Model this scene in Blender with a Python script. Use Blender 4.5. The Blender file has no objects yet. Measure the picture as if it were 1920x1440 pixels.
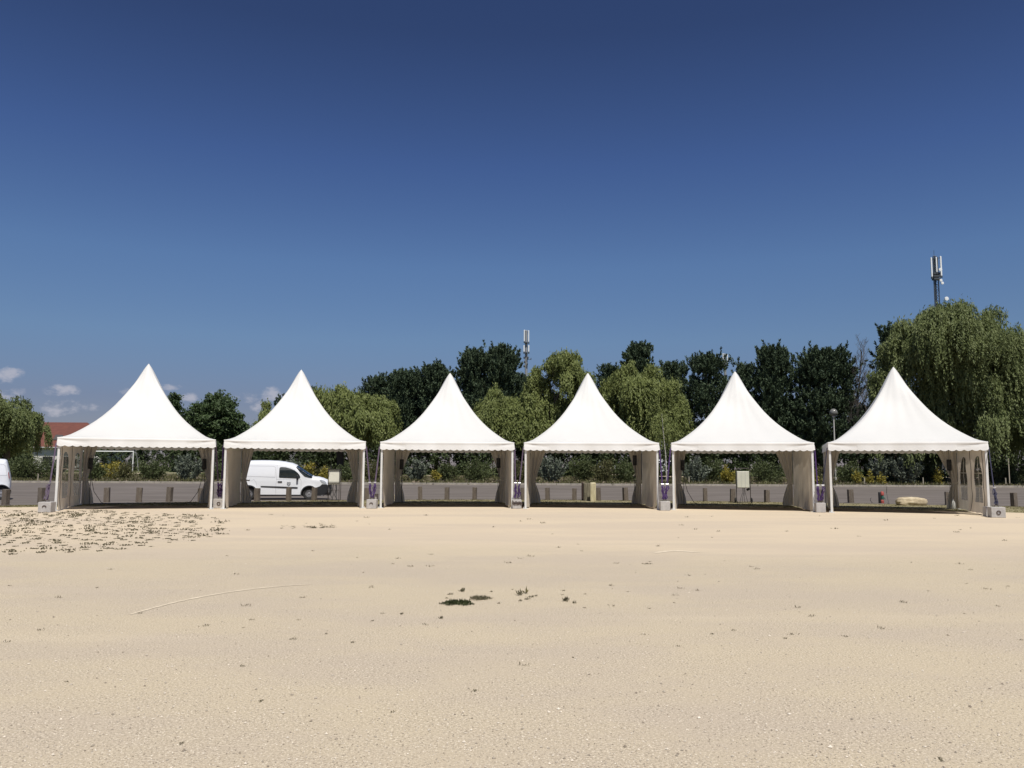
import bpy, bmesh, math, random
import numpy as np
from mathutils import Vector, Matrix
from mathutils.geometry import delaunay_2d_cdt

# ------------------------------------------------------------------ scene, camera, sky, sun
SC = bpy.context.scene
COL = SC.collection
FPX, CAMH, PITCH, ROLL = 1553.0, 1.508, 0.1015, 0.0049
R = math.radians
cam = bpy.data.cameras.new('camera')
cam.sensor_width = 36.0
cam.lens = 36.0 * FPX / 1920.0
cam.clip_start = 0.05
cam.clip_end = 8000
camo = bpy.data.objects.new('camera', cam)
COL.objects.link(camo)
camo.matrix_world = (Matrix.Translation((0, 0, CAMH)) @ Matrix.Rotation(math.pi / 2 + PITCH, 4, 'X')
                     @ Matrix.Rotation(ROLL, 4, 'Z'))
SC.camera = camo

SUN_AZ, SUN_EL = 163.0, 61.0          # degrees clockwise from +Y, elevation
SC.view_settings.view_transform = 'Standard'
SC.view_settings.look = 'None'
SC.view_settings.exposure = 0.40
SC.view_settings.gamma = 1.0
SC.view_settings.use_curve_mapping = False

W = bpy.data.worlds.new('World')
SC.world = W
W.use_nodes = True
wt = W.node_tree
wt.nodes.clear()


def wn(t, **kw):
    n = wt.nodes.new(t)
    for k, v in kw.items():
        setattr(n, k, v)
    return n


def wmath(op, a, b=None, c=None):
    n = wn('ShaderNodeMath', operation=op)
    for i, v in enumerate((a, b, c)):
        if v is None:
            continue
        if isinstance(v, (int, float)):
            n.inputs[i].default_value = v
        else:
            wt.links.new(v, n.inputs[i])
    return n.outputs[0]


sky = wn('ShaderNodeTexSky', sky_type='NISHITA')
sky.sun_disc = False
sky.sun_elevation = R(SUN_EL)
sky.sun_rotation = R(SUN_AZ)
sky.altitude = 300
sky.air_density = 1.0
sky.dust_density = 0.35
sky.ozone_density = 3.0
SKYGAIN = (0.66, 0.74, 0.96)
gain = wn('ShaderNodeMix', data_type='RGBA', blend_type='MULTIPLY')
gain.inputs[0].default_value = 1.0
wt.links.new(sky.outputs[0], gain.inputs[6])
gain.inputs[7].default_value = (*SKYGAIN, 1)
# deeper towards the zenith, hazier near the horizon
zr_ = wn('ShaderNodeValToRGB')
zc = wn('ShaderNodeTexCoord')
zs = wn('ShaderNodeSeparateXYZ')
wt.links.new(zc.outputs['Generated'], zs.inputs[0])
wt.links.new(zs.outputs[2], zr_.inputs[0])
RAMP = [(0.0, (.60, .49, .50)), (.077, (.64, .54, .54)), (.15, (.79, .77, .70)), (.237, (.80, .83, .79)), (.35, (.62, .66, .74)), (.48, (.47, .475, .53)), (1.0, (.42, .43, .48))]
els = zr_.color_ramp.elements
while len(els) < len(RAMP):
    els.new(.5)
for e_, (p_, c_) in zip(els, RAMP):
    e_.position = p_
    e_.color = (*c_, 1)
gain2 = wn('ShaderNodeMix', data_type='RGBA', blend_type='MULTIPLY')
gain2.inputs[0].default_value = 1.0
wt.links.new(gain.outputs[2], gain2.inputs[6])
wt.links.new(zr_.outputs[0], gain2.inputs[7])
# a few low fair-weather clouds in the west, by direction
tc = wn('ShaderNodeTexCoord')
sx = wn('ShaderNodeSeparateXYZ')
wt.links.new(tc.outputs['Generated'], sx.inputs[0])
ymax = wmath('MAXIMUM', sx.outputs[1], 0.001)
az = wmath('DIVIDE', sx.outputs[0], ymax)
el = wmath('DIVIDE', sx.outputs[2], ymax)
cloud_spots = [(8, 702, 34, 20, 1.0), (105, 733, 42, 13, .95), (112, 766, 40, 18, .6), (25, 742, 60, 13, .6),
               (238, 735, 22, 10, .8), (347, 745, 20, 11, .75), (318, 724, 28, 8, .5), (462, 745, 22, 13, .6),
               (486, 764, 18, 14, .65), (514, 740, 30, 17, .95), (178, 766, 30, 10, .45), (402, 733, 16, 8, .6)]
acc = None
for (cx, cy, rx, ry, st) in cloud_spots:
    ca = (cx - 960) / FPX
    ce = (875 - cy) / FPX * 1.0
    ce = ce + 0.0
    dx = wmath('MULTIPLY', wmath('SUBTRACT', az, ca), FPX / rx)
    dy = wmath('MULTIPLY', wmath('SUBTRACT', el, ce), FPX / ry)
    q = wmath('ADD', wmath('MULTIPLY', dx, dx), wmath('MULTIPLY', dy, dy))
    v = wmath('MULTIPLY', wmath('SUBTRACT', 1.0, q), st)
    acc = v if acc is None else wmath('MAXIMUM', acc, v)
nz = wn('ShaderNodeTexNoise')
mp = wn('ShaderNodeMapping')
mp.inputs['Scale'].default_value = (1, 1, 1.8)
wt.links.new(tc.outputs['Generated'], mp.inputs[0])
wt.links.new(mp.outputs[0], nz.inputs['Vector'])
nz.inputs['Scale'].default_value = 46
nz.inputs['Detail'].default_value = 7
nz.inputs['Roughness'].default_value = .62
m = wmath('ADD', wmath('MAXIMUM', acc, -1.0), wmath('MULTIPLY', wmath('SUBTRACT', nz.outputs[0], .55), 3.4))
mr = wn('ShaderNodeMapRange', interpolation_type='SMOOTHSTEP')
wt.links.new(m, mr.inputs[0])
mr.inputs[1].default_value = -.05
mr.inputs[2].default_value = .95
mr.inputs[3].default_value = 0
mr.inputs[4].default_value = .72
cmix = wn('ShaderNodeMix', data_type='RGBA')
wt.links.new(mr.outputs[0], cmix.inputs[0])
wt.links.new(gain2.outputs[2], cmix.inputs[6])
CLOUDC = (4.9, 4.9, 5.6)
cmix.inputs[7].default_value = (*CLOUDC, 1)
bg = wn('ShaderNodeBackground')
SKYSTR = 0.075
bg.inputs[1].default_value = SKYSTR
wt.links.new(cmix.outputs[2], bg.inputs[0])
wo = wn('ShaderNodeOutputWorld')
wt.links.new(bg.outputs[0], wo.inputs[0])

sl = bpy.data.lights.new('sun', 'SUN')
sl.energy = 3.7
sl.angle = R(0.53)
sl.color = (1.0, 0.955, 0.88)
so = bpy.data.objects.new('sun', sl)
COL.objects.link(so)
sdir = Vector((math.sin(R(SUN_AZ)) * math.cos(R(SUN_EL)), math.cos(R(SUN_AZ)) * math.cos(R(SUN_EL)), math.sin(R(SUN_EL))))
so.rotation_euler = sdir.to_track_quat('Z', 'Y').to_euler()
so.location = (20, -40, 60)

# ------------------------------------------------------------------ layout helpers
CP, SP, CR, SR = math.cos(PITCH), math.sin(PITCH), math.cos(ROLL), math.sin(ROLL)


def ray(px, py):
    X, Yv = px - 960, 720 - py
    a = (X * CR - Yv * SR) / FPX
    b = (Yv * CR + X * SR) / FPX
    # invert: px-960 = a*cr + b*sr ; 720-py = b*cr - a*sr
    return Vector((a, CP - b * SP, SP + b * CP))


def at(px, py, Y):
    d = ray(px, py)
    t = Y / d.y
    return Vector((d.x * t, Y, CAMH + d.z * t))


def gr(px, py, z=0.0):
    d = ray(px, py)
    t = (z - CAMH) / d.z
    return Vector((d.x * t, d.y * t, z))


def m2(px, Y):      # metres per photo pixel at depth Y
    return Y / FPX


YB = [43.0, 56.0, 61.0, 68.0]
ZB = [0.0, 0.39, 0.62, 0.90]


def hz(y):
    return float(np.interp(y, YB, ZB))


def near_edge(x):
    return 40.0 - (.021 if x < 1 else .012) * (x - 1) ** 2


# ------------------------------------------------------------------ materials
MATS = {}


def mat(name, col, rough=.8, var=0, vscale=4, col2=None, metal=0, bump=0, bscale=30, transl=0, island=0, spec=.5, stretch=None, tcol=None):
    if name in MATS:
        return MATS[name]
    M = bpy.data.materials.new(name)
    M.use_nodes = True
    t = M.node_tree
    t.nodes.clear()
    N, L = t.nodes.new, t.links.new
    out = N('ShaderNodeOutputMaterial')
    p = N('ShaderNodeBsdfPrincipled')
    p.inputs['Roughness'].default_value = rough
    p.inputs['Metallic'].default_value = metal
    p.inputs['Specular IOR Level'].default_value = spec
    p.inputs['Base Color'].default_value = (*col, 1)
    csock = None
    if col2 is not None:
        tcn = N('ShaderNodeTexCoord')
        nz = N('ShaderNodeTexNoise')
        nz.inputs['Scale'].default_value = vscale
        nz.inputs['Detail'].default_value = 6
        nz.inputs['Roughness'].default_value = .65
        src = tcn.outputs['Object']
        if stretch:
            mpn = N('ShaderNodeMapping')
            mpn.inputs['Scale'].default_value = stretch
            L(src, mpn.inputs[0])
            src = mpn.outputs[0]
        L(src, nz.inputs['Vector'])
        rmp = N('ShaderNodeMapRange')
        rmp.inputs[1].default_value = .36
        rmp.inputs[2].default_value = .64
        L(nz.outputs[0], rmp.inputs[0])
        f = rmp.outputs[0]
        if island:
            g = N('ShaderNodeNewGeometry')
            mm = N('ShaderNodeMath')
            mm.operation = 'MULTIPLY_ADD'
            L(g.outputs['Random Per Island'], mm.inputs[0])
            mm.inputs[1].default_value = island
            m3 = N('ShaderNodeMath')
            m3.operation = 'MULTIPLY'
            L(f, m3.inputs[0])
            m3.inputs[1].default_value = 1 - island
            L(m3.outputs[0], mm.inputs[2])
            f = mm.outputs[0]
        mx = N('ShaderNodeMix')
        mx.data_type = 'RGBA'
        mx.inputs[6].default_value = (*col, 1)
        mx.inputs[7].default_value = (*col2, 1)
        L(f, mx.inputs[0])
        csock = mx.outputs[2]
        L(csock, p.inputs['Base Color'])
    if bump:
        tb = N('ShaderNodeTexCoord')
        nb = N('ShaderNodeTexNoise')
        nb.inputs['Scale'].default_value = bscale
        nb.inputs['Detail'].default_value = 5
        L(tb.outputs['Object'], nb.inputs['Vector'])
        bp = N('ShaderNodeBump')
        bp.inputs['Strength'].default_value = bump
        bp.inputs['Distance'].default_value = .02
        L(nb.outputs[0], bp.inputs['Height'])
        L(bp.outputs[0], p.inputs['Normal'])
    if transl:
        tr = N('ShaderNodeBsdfTranslucent')
        tr.inputs[0].default_value = (*(tcol or col), 1)
        if csock is not None and tcol is None:
            L(csock, tr.inputs[0])
        ms = N('ShaderNodeMixShader')
        ms.inputs[0].default_value = transl
        L(p.outputs[0], ms.inputs[1])
        L(tr.outputs[0], ms.inputs[2])
        L(ms.outputs[0], out.inputs[0])
    else:
        L(p.outputs[0], out.inputs[0])
    MATS[name] = M
    return M


def ground_mat():
    M = bpy.data.materials.new('sandy_gravel')
    M.use_nodes = True
    t = M.node_tree
    t.nodes.clear()
    N, L = t.nodes.new, t.links.new
    out = N('ShaderNodeOutputMaterial')
    p = N('ShaderNodeBsdfPrincipled')
    p.inputs['Roughness'].default_value = .95
    p.inputs['Specular IOR Level'].default_value = .15
    tcn = N('ShaderNodeTexCoord')

    def noise(scale, detail=4, rough=.6, sc=(1, 1, 1)):
        mpn = N('ShaderNodeMapping')
        mpn.inputs['Scale'].default_value = sc
        L(tcn.outputs['Object'], mpn.inputs[0])
        n = N('ShaderNodeTexNoise')
        n.inputs['Scale'].default_value = scale
        n.inputs['Detail'].default_value = detail
        n.inputs['Roughness'].default_value = rough
        L(mpn.outputs[0], n.inputs['Vector'])
        return n.outputs[0]

    def rng(s, a, b, c=0, d=1):
        r = N('ShaderNodeMapRange')
        r.interpolation_type = 'SMOOTHSTEP'
        L(s, r.inputs[0])
        r.inputs[1].default_value = a
        r.inputs[2].default_value = b
        r.inputs[3].default_value = c
        r.inputs[4].default_value = d
        return r.outputs[0]

    def mix(f, a, b, bt='MIX'):
        x = N('ShaderNodeMix')
        x.data_type = 'RGBA'
        x.blend_type = bt
        if isinstance(f, float):
            x.inputs[0].default_value = f
        else:
            L(f, x.inputs[0])
        for i, v in ((6, a), (7, b)):
            if isinstance(v, tuple):
                x.inputs[i].default_value = (*v, 1)
            else:
                L(v, x.inputs[i])
        return x.outputs[2]

    def mth(op, a, b):
        x = N('ShaderNodeMath')
        x.operation = op
        for i, v in enumerate((a, b)):
            if isinstance(v, (int, float)):
                x.inputs[i].default_value = v
            else:
                L(v, x.inputs[i])
        return x.outputs[0]
    sep = N('ShaderNodeSeparateXYZ')
    L(tcn.outputs['Object'], sep.inputs[0])
    # washed-out finer sand towards the tents, coarser gravel near
    yy = mth('ADD', sep.outputs[1], mth('MULTIPLY', mth('SUBTRACT', noise(.18, 5, .6, (.35, 1, 1)), .5), 14.0))
    far = rng(yy, 12.0, 19.0)
    gravel = mix(rng(noise(.55, 6, .6, (.45, 1, 1)), .38, .62), GCOL[0], GCOL[1])
    sand = mix(rng(noise(.35, 5, .6, (.3, 1, 1)), .4, .62), GCOL[2], GCOL[3])
    base = mix(far, gravel, sand)
    # long faint wheel-scraped bands
    base = mix(rng(noise(.9, 5, .6, (.12, 1.0, 1)), .56, .72, 0, .25), base, GCOL[4])
    # grit
    g1 = noise(62, 4, .8)
    g2 = noise(24, 5, .8)
    g3 = noise(105, 2, .6)
    fl = mth('MULTIPLY', mth('SUBTRACT', 1.0, mth('MULTIPLY', far, .72)), rng(noise(1.3, 6, .75), .36, .60, .62, 1.15))
    base = mix(mth('MULTIPLY', rng(g1, .53, .64, 0, .85), fl), base, GCOL[5])
    base = mix(mth('MULTIPLY', rng(g2, .53, .70, 0, .35), fl), base, GCOL[5])
    base = mix(mth('MULTIPLY', rng(g1, .46, .36, 0, .85), fl), base, (.80, .72, .58))
    base = mix(mth('MULTIPLY', rng(g3, .58, .70, 0, .7), fl), base, (.15, .12, .10))
    L(base, p.inputs['Base Color'])
    bp = N('ShaderNodeBump')
    bp.inputs['Strength'].default_value = .16
    bp.inputs['Distance'].default_value = .012
    L(mth('ADD', g1, mth('MULTIPLY', g2, 1.2)), bp.inputs['Height'])
    L(bp.outputs[0], p.inputs['Normal'])
    L(p.outputs[0], out.inputs[0])
    return M


GCOL = [(.512, .434, .312), (.472, .400, .308), (.60, .50, .365), (.545, .455, .345), (.61, .52, .39), (.22, .18, .14)]

# ------------------------------------------------------------------ mesh helpers


def link(name, V, F, m, parent=None, smooth=False, mi=None):
    me = bpy.data.meshes.new(name)
    me.from_pydata([tuple(v) for v in V], [], [tuple(f) for f in F])
    ms = m if isinstance(m, (list, tuple)) else [m]
    for k in ms:
        me.materials.append(k)
    if mi is not None:
        me.polygons.foreach_set('material_index', mi)
    if smooth:
        me.polygons.foreach_set('use_smooth', [True] * len(me.polygons))
        if smooth != 'all':
            me.set_sharp_from_angle(angle=R(40))
    me.update()
    o = bpy.data.objects.new(name, me)
    COL.objects.link(o)
    if parent is not None:
        o.parent = parent
    return o


class MB:
    def __init__(s):
        s.V, s.F = [], []

    def add(s, V, F):
        n = len(s.V)
        s.V += [tuple(v) for v in V]
        s.F += [tuple(i + n for i in f) for f in F]
        return s

    def box(s, c, size, rz=0, rx=0, ry=0, taper=1.0, bev=0):
        hx, hy, hh = size[0] / 2, size[1] / 2, size[2] / 2
        M = Matrix.Translation(c) @ Matrix.Rotation(rz, 4, 'Z') @ Matrix.Rotation(ry, 4, 'Y') @ Matrix.Rotation(rx, 4, 'X')
        if bev <= 0:
            P = [(x * (taper if z > 0 else 1), y * (taper if z > 0 else 1), z) for z in (-hh, hh) for x, y in ((-hx, -hy), (hx, -hy), (hx, hy), (-hx, hy))]
            F = [(3, 2, 1, 0), (4, 5, 6, 7), (0, 1, 5, 4), (1, 2, 6, 5), (2, 3, 7, 6), (3, 0, 4, 7)]
            return s.add([M @ Vector(p) for p in P], F)
        bm = bmesh.new()
        bmesh.ops.create_cube(bm, size=1)
        for v in bm.verts:
            v.co = Vector((v.co.x * size[0], v.co.y * size[1], v.co.z * size[2]))
            if v.co.z > 0:
                v.co.x *= taper
                v.co.y *= taper
        bmesh.ops.bevel(bm, geom=bm.edges[:], offset=bev, segments=2, affect='EDGES', profile=.5)
        bm.verts.index_update()
        V = [M @ v.co for v in bm.verts]
        F = [[v.index for v in f.verts] for f in bm.faces]
        bm.free()
        return s.add(V, F)

    def tube(s, pts, rad, n=8, cap=True):
        pts = [Vector(p) for p in pts]
        rr = rad if isinstance(rad, (list, tuple)) else [rad] * len(pts)
        V, F = [], []
        up = Vector((0, 0, 1))
        prev = None
        for i, p in enumerate(pts):
            d = (pts[min(i + 1, len(pts) - 1)] - pts[max(i - 1, 0)])
            if d.length < 1e-9:
                d = Vector((0, 0, 1))
            d.normalize()
            if prev is None:
                a = d.cross(up)
                if a.length < .05:
                    a = d.cross(Vector((1, 0, 0)))
            else:
                a = prev - d * prev.dot(d)
            a.normalize()
            prev = a
            b = d.cross(a)
            for k in range(n):
                t = 2 * math.pi * k / n
                V.append(p + (a * math.cos(t) + b * math.sin(t)) * rr[i])
        for i in range(len(pts) - 1):
            for k in range(n):
                F.append((i * n + k, i * n + (k + 1) % n, (i + 1) * n + (k + 1) % n, (i + 1) * n + k))
        if cap:
            F.append(tuple(range(n))[::-1])
            F.append(tuple((len(pts) - 1) * n + k for k in range(n)))
        return s.add(V, F)

    def ribbon(s, pts, w, th, side=None):
        """flat webbing: pts path, width w, thickness th"""
        pts = [Vector(p) for p in pts]
        V, F = [], []
        for i, p in enumerate(pts):
            d = (pts[min(i + 1, len(pts) - 1)] - pts[max(i - 1, 0)]).normalized()
            sd = (side or Vector((1, 0, 0)))
            sd = (sd - d * sd.dot(d)).normalized()
            nn = d.cross(sd)
            for a, b in ((-1, -1), (1, -1), (1, 1), (-1, 1)):
                V.append(p + sd * (a * w / 2) + nn * (b * th / 2))
        for i in range(len(pts) - 1):
            for k in range(4):
                F.append((i * 4 + k, i * 4 + (k + 1) % 4, i * 4 + 4 + (k + 1) % 4, i * 4 + 4 + k))
        F.append((3, 2, 1, 0))
        q = (len(pts) - 1) * 4
        F.append((q, q + 1, q + 2, q + 3))
        return s.add(V, F)

    def lathe(s, prof, M, n=24):
        """prof: (r, h) along local z"""
        V = [M @ Vector((r * math.cos(2 * math.pi * k / n), r * math.sin(2 * math.pi * k / n), h)) for r, h in prof for k in range(n)]
        F = []
        for i in range(len(prof) - 1):
            for k in range(n):
                F.append((i * n + k, i * n + (k + 1) % n, (i + 1) * n + (k + 1) % n, (i + 1) * n + k))
        return s.add(V, F)

    def build(s, name, m, parent=None, smooth=False):
        return link(name, s.V, s.F, m, parent, smooth)


def tag(o, label=None, cat=None, group=None, kind=None):
    if label:
        o['label'] = label
    if cat:
        o['category'] = cat
    if group:
        o['group'] = group
    if kind:
        o['kind'] = kind
    return o


def thing(name, label, cat, loc=(0, 0, 0), rz=0, group=None):
    o = bpy.data.objects.new(name, None)
    o.empty_display_size = .3
    COL.objects.link(o)
    o.location = loc
    o.rotation_euler = (0, 0, rz)
    return tag(o, label, cat, group)


def copy_tree(o, parent=None):
    c = o.copy()
    COL.objects.link(c)
    c.parent = parent
    for ch in o.children:
        copy_tree(ch, c)
    return c


def inpoly(x, y, P):
    x, y = np.asarray(x, float), np.asarray(y, float)
    r = np.zeros(x.shape, bool)
    n = len(P)
    for i in range(n):
        x0, y0 = P[i]
        x1, y1 = P[(i + 1) % n]
        if y0 == y1:
            continue
        c = ((y0 > y) != (y1 > y)) & (x < (x1 - x0) * (y - y0) / (y1 - y0) + x0)
        r ^= c
    return r


def densify(P, sp):
    out = []
    n = len(P)
    for i in range(n):
        a, b = P[i], P[(i + 1) % n]
        L = math.hypot(b[0] - a[0], b[1] - a[1])
        k = max(1, int(math.ceil(L / sp)))
        for j in range(k):
            out.append((a[0] + (b[0] - a[0]) * j / k, a[1] + (b[1] - a[1]) * j / k))
    return out


def segdist(px, py, P):
    d = np.full(np.shape(px), 1e9)
    n = len(P)
    for i in range(n):
        ax, ay = P[i]
        bx, by = P[(i + 1) % n]
        vx, vy = bx - ax, by - ay
        t = np.clip(((px - ax) * vx + (py - ay) * vy) / (vx * vx + vy * vy + 1e-12), 0, 1)
        d = np.minimum(d, np.hypot(px - ax - t * vx, py - ay - t * vy))
    return d


def tri2d(outline, holes=(), sp=.1, dens=None):
    outline = densify(outline, dens or sp)
    holes = [densify(h, dens or sp) for h in holes]
    V = [Vector(p) for p in outline]
    E = [(i, (i + 1) % len(outline)) for i in range(len(outline))]
    for h in holes:
        n = len(V)
        V += [Vector(p) for p in h]
        E += [(n + i, n + (i + 1) % len(h)) for i in range(len(h))]
    xs = [p[0] for p in outline]
    ys = [p[1] for p in outline]
    gx, gy = np.meshgrid(np.arange(min(xs) + sp / 2, max(xs), sp), np.arange(min(ys) + sp / 2, max(ys), sp))
    gx, gy = gx.ravel(), gy.ravel()
    ok = inpoly(gx, gy, outline) & (segdist(gx, gy, outline) > sp * .4)
    for h in holes:
        ok &= ~inpoly(gx, gy, h) & (segdist(gx, gy, h) > sp * .4)
    V += [Vector((a, b)) for a, b in zip(gx[ok], gy[ok])]
    r = delaunay_2d_cdt(V, E, [], 0, 1e-6)
    vv, ff = r[0], r[2]
    T = []
    for f in ff:
        cx = sum(vv[i].x for i in f) / len(f)
        cy = sum(vv[i].y for i in f) / len(f)
        if inpoly([cx], [cy], outline)[0] and not any(inpoly([cx], [cy], h)[0] for h in holes):
            T.append(tuple(f))
    return [(v.x, v.y) for v in vv], T


def fastquads(name, Vn, m, parent=None):
    """Vn: (N,4,3) array of separate quads"""
    n = len(Vn)
    me = bpy.data.meshes.new(name)
    me.vertices.add(n * 4)
    me.vertices.foreach_set('co', Vn.reshape(-1).astype(np.float32))
    me.loops.add(n * 4)
    me.loops.foreach_set('vertex_index', np.arange(n * 4, dtype=np.int32))
    me.polygons.add(n)
    me.polygons.foreach_set('loop_start', np.arange(0, n * 4, 4, dtype=np.int32))
    me.polygons.foreach_set('loop_total', np.full(n, 4, np.int32))
    me.materials.append(m)
    me.update()
    me.validate()
    o = bpy.data.objects.new(name, me)
    COL.objects.link(o)
    if parent is not None:
        o.parent = parent
    return o


def unit(a):
    return a / (np.linalg.norm(a, axis=-1, keepdims=True) + 1e-9)


def leaves(C, A, L, Wd, rng, nrm=None, jit=.6):
    """diamond leaves: centres C, axes A, half length L, half width Wd"""
    n = len(C)
    A = unit(A)
    rv = unit(rng.normal(size=(n, 3)))
    if nrm is not None:      # blades turned towards the open sky outside the crown
        rv = unit(nrm) + rng.normal(size=(n, 3)) * jit
    B = unit(np.cross(A, rv))
    L = np.broadcast_to(L, (n,))[:, None]
    Wd = np.broadcast_to(Wd, (n,))[:, None]
    return np.stack([C - A * L, C + B * Wd, C + A * L, C - B * Wd], axis=1)


# ------------------------------------------------------------------ setting
def strip(name, y0f, y1f, xs, rows, dz, m):
    V, F = [], []
    for x in xs:
        a, b = y0f(x), y1f(x)
        ys = [a] + [min(max(r_, a + .001), b - .001) for r_ in rows] + [b]
        for y in ys:
            V.append((x, y, hz(y) + dz))
    k = len(rows) + 2
    for i in range(len(xs) - 1):
        for j in range(k - 1):
            F.append((i * k + j, (i + 1) * k + j, (i + 1) * k + j + 1, i * k + j + 1))
    o = link(name, V, F, m)
    return tag(o, kind='structure')


xs_far = [-3000, -1000, -300, -120]
grid_x = xs_far + list(np.arange(-60, 61, 6.0)) + [120, 300, 1000, 3000]
grid_y = [-60, -10, 5, 20, 30, 43, 56, 61, 68, 120, 400, 1200, 4500]
V = [(x, y, hz(y)) for x in grid_x for y in grid_y]
k = len(grid_y)
F = [(i * k + j, (i + 1) * k + j, (i + 1) * k + j + 1, i * k + j + 1) for i in range(len(grid_x) - 1) for j in range(k - 1)]
tag(link('ground', V, F, ground_mat()), kind='structure')

rs = random.Random(5)


def wob(seed):
    r_ = random.Random(seed)
    ph = [(r_.uniform(0, 6.3), r_.uniform(.3, 1), f) for f in (.25, .7, 1.7, 4.1, 9.3)]
    return lambda x: sum(a * math.sin(x * f + p) / (f + .6) for p, a, f in ph)


w1, w2, w3 = wob(1), wob(2), wob(3)
verge_m = mat('dry_grass_verge', (.30, .26, .165), .95, col2=(.19, .175, .09), vscale=2.2, bump=.5, bscale=40, spec=.1)
xsv = list(np.arange(-45, 45.01, .15))
strip('grass_verge', lambda x: 34.9 - .0125 * x * x + .35 * w1(x), lambda x: near_edge(max(-32, min(36, x))) + .35 + .12 * w2(x), xsv, [], .004, verge_m)
brown_ground_m = mat('dark_brown_ground', (.20, .155, .105), .95, col2=(.13, .10, .065), vscale=1.8, bump=.5, bscale=30, spec=.1)
strip('tent_ground', lambda x: 32.5 - .0142 * x * x + .12 * w3(x * 1.3), lambda x: 35.3 - .0125 * x * x + .35 * w1(x), list(np.arange(-15.0, 15.6, .15)), [], .0025, brown_ground_m)  # darker brown ground sheet beneath the tent row
road_m = mat('worn_asphalt', (.120, .104, .092), .9, col2=(.172, .151, .136), vscale=.7, bump=.3, bscale=60, spec=.25, stretch=(.3, 1.4, 1))
strip('road', lambda x: near_edge(max(-32, min(36, x))) + .33 + .12 * w2(x), lambda x: 56.0, list(np.arange(-160, 161, .5)), [43.0], .008, road_m)
bank_m = mat('stony_bank_soil', (.16, .13, .095), .95, col2=(.08, .075, .045), vscale=2.6, bump=.8, bscale=9, spec=.1)
strip('planting_bank', lambda x: 56.25 + .0 * x, lambda x: 68.5 + w3(x), list(np.arange(-160, 161, .5)), [61.0, 68.0], .006, bank_m)
field_m = mat('field_grass', (.10, .115, .04), .95, col2=(.075, .09, .035), vscale=.5, bump=.4, bscale=8, spec=.1)
strip('field', lambda x: 68.3 + w3(x), lambda x: 2500.0, [-2500, -800, -300] + list(np.arange(-160, 161, .5)) + [300, 800, 2500], [120.0], .012, field_m)
kb = MB()
kerb_m = mat('concrete_kerb', (.36, .33, .28), .9, col2=(.24, .22, .19), vscale=3)
for i in range(-80, 80):
    kb.box((i * 2 + 1.0, 56.12 + rs.uniform(-.01, .01), hz(56.1) + .05 + rs.uniform(-.006, .006)), (1.99, .15, .14), bev=.012)
tag(kb.build('kerb', kerb_m), kind='structure')
# pale scraped lines on the gravel
scr_m = mat('pale_scraped_sand', (.70, .61, .47), .95, col2=(.58, .50, .38), vscale=6, spec=.1)


def scrape(pts, w, seed):
    r_ = random.Random(seed)
    P = []
    n = 70
    for i in range(n + 1):
        t = i / n * (len(pts) - 1)
        a = min(int(t), len(pts) - 2)
        q = [pts[max(0, a - 1)], pts[a], pts[a + 1], pts[min(len(pts) - 1, a + 2)]]
        f = t - a
        P.append(.5 * (2 * q[1] + (q[2] - q[0]) * f + (2 * q[0] - 5 * q[1] + 4 * q[2] - q[3]) * f * f + (3 * q[1] - q[0] - 3 * q[2] + q[3]) * f ** 3))
    V, F = [], []
    for i, p in enumerate(P):
        d = (P[min(i + 1, n)] - P[max(i - 1, 0)]).normalized()
        s = Vector((-d.y, d.x, 0))
        ww = w * (.5 + .5 * math.sin(math.pi * min(1, max(.03, i / n)))) * r_.uniform(.6, 1.25)
        V += [(p.x + s.x * ww, p.y + s.y * ww, .004), (p.x - s.x * ww, p.y - s.y * ww, .004)]
    F = [(2 * i, 2 * i + 1, 2 * i + 3, 2 * i + 2) for i in range(n)]
    tag(link('ground_scrape', V, F, scr_m), kind='structure')


scrape([gr(245, 1152), gr(340, 1127), gr(440, 1109), gr(520, 1100), gr(582, 1096)], .032, 1)
scrape([gr(1228, 1037), gr(1265, 1033), gr(1312, 1036)], .09, 2)

# ------------------------------------------------------------------ tents
TENTS = [(-13.907, 31.471, .335), (-8.491, 33.145, .209), (-2.565, 34.058, .049), (3.118, 33.848, -.046), (8.941, 33.002, -.196), (14.515, 31.3, -.321)]
HE, HA = 2.49, 5.43
sunlit_valance_m = mat('white_pvc_sunlit_valance', (.82, .815, .795), .5, col2=(.79, .785, .76), vscale=.8, transl=.10, spec=.3, tcol=(.75, .72, .64))  # same cloth as the roof; sunlit brightness put into its colour
roof_m = mat('white_pvc_roof', (.70, .70, .685), .5, col2=(.675, .675, .66), vscale=.8, transl=.12, bump=.06, bscale=2.0, spec=.3, tcol=(.75, .72, .64))
wall_m = mat('cream_pvc_wall', (.74, .70, .62), .6, col2=(.65, .61, .53), vscale=1.3, transl=.36, bump=.12, bscale=3, spec=.25, tcol=(.60, .52, .42))
metal_m = mat('white_metal_frame', (.72, .72, .70), .4, col2=(.62, .62, .60), vscale=3)
seam_m = mat('dark_wall_seam', (.10, .085, .07), .8)
pane_m = bpy.data.materials.new('clear_pvc_window')
pane_m.use_nodes = True
pt = pane_m.node_tree
pt.nodes.clear()
pp = pt.nodes.new('ShaderNodeBsdfPrincipled')
pp.inputs['Base Color'].default_value = (.20, .20, .17, 1)
pp.inputs['Roughness'].default_value = .25
ptr = pt.nodes.new('ShaderNodeBsdfTransparent')
ptr.inputs[0].default_value = (.78, .79, .76, 1)
pms = pt.nodes.new('ShaderNodeMixShader')
pms.inputs[0].default_value = .62
pt.links.new(pp.outputs[0], pms.inputs[1])
pt.links.new(ptr.outputs[0], pms.inputs[2])
pout = pt.nodes.new('ShaderNodeOutputMaterial')
pt.links.new(pms.outputs[0], pout.inputs[0])

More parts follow.
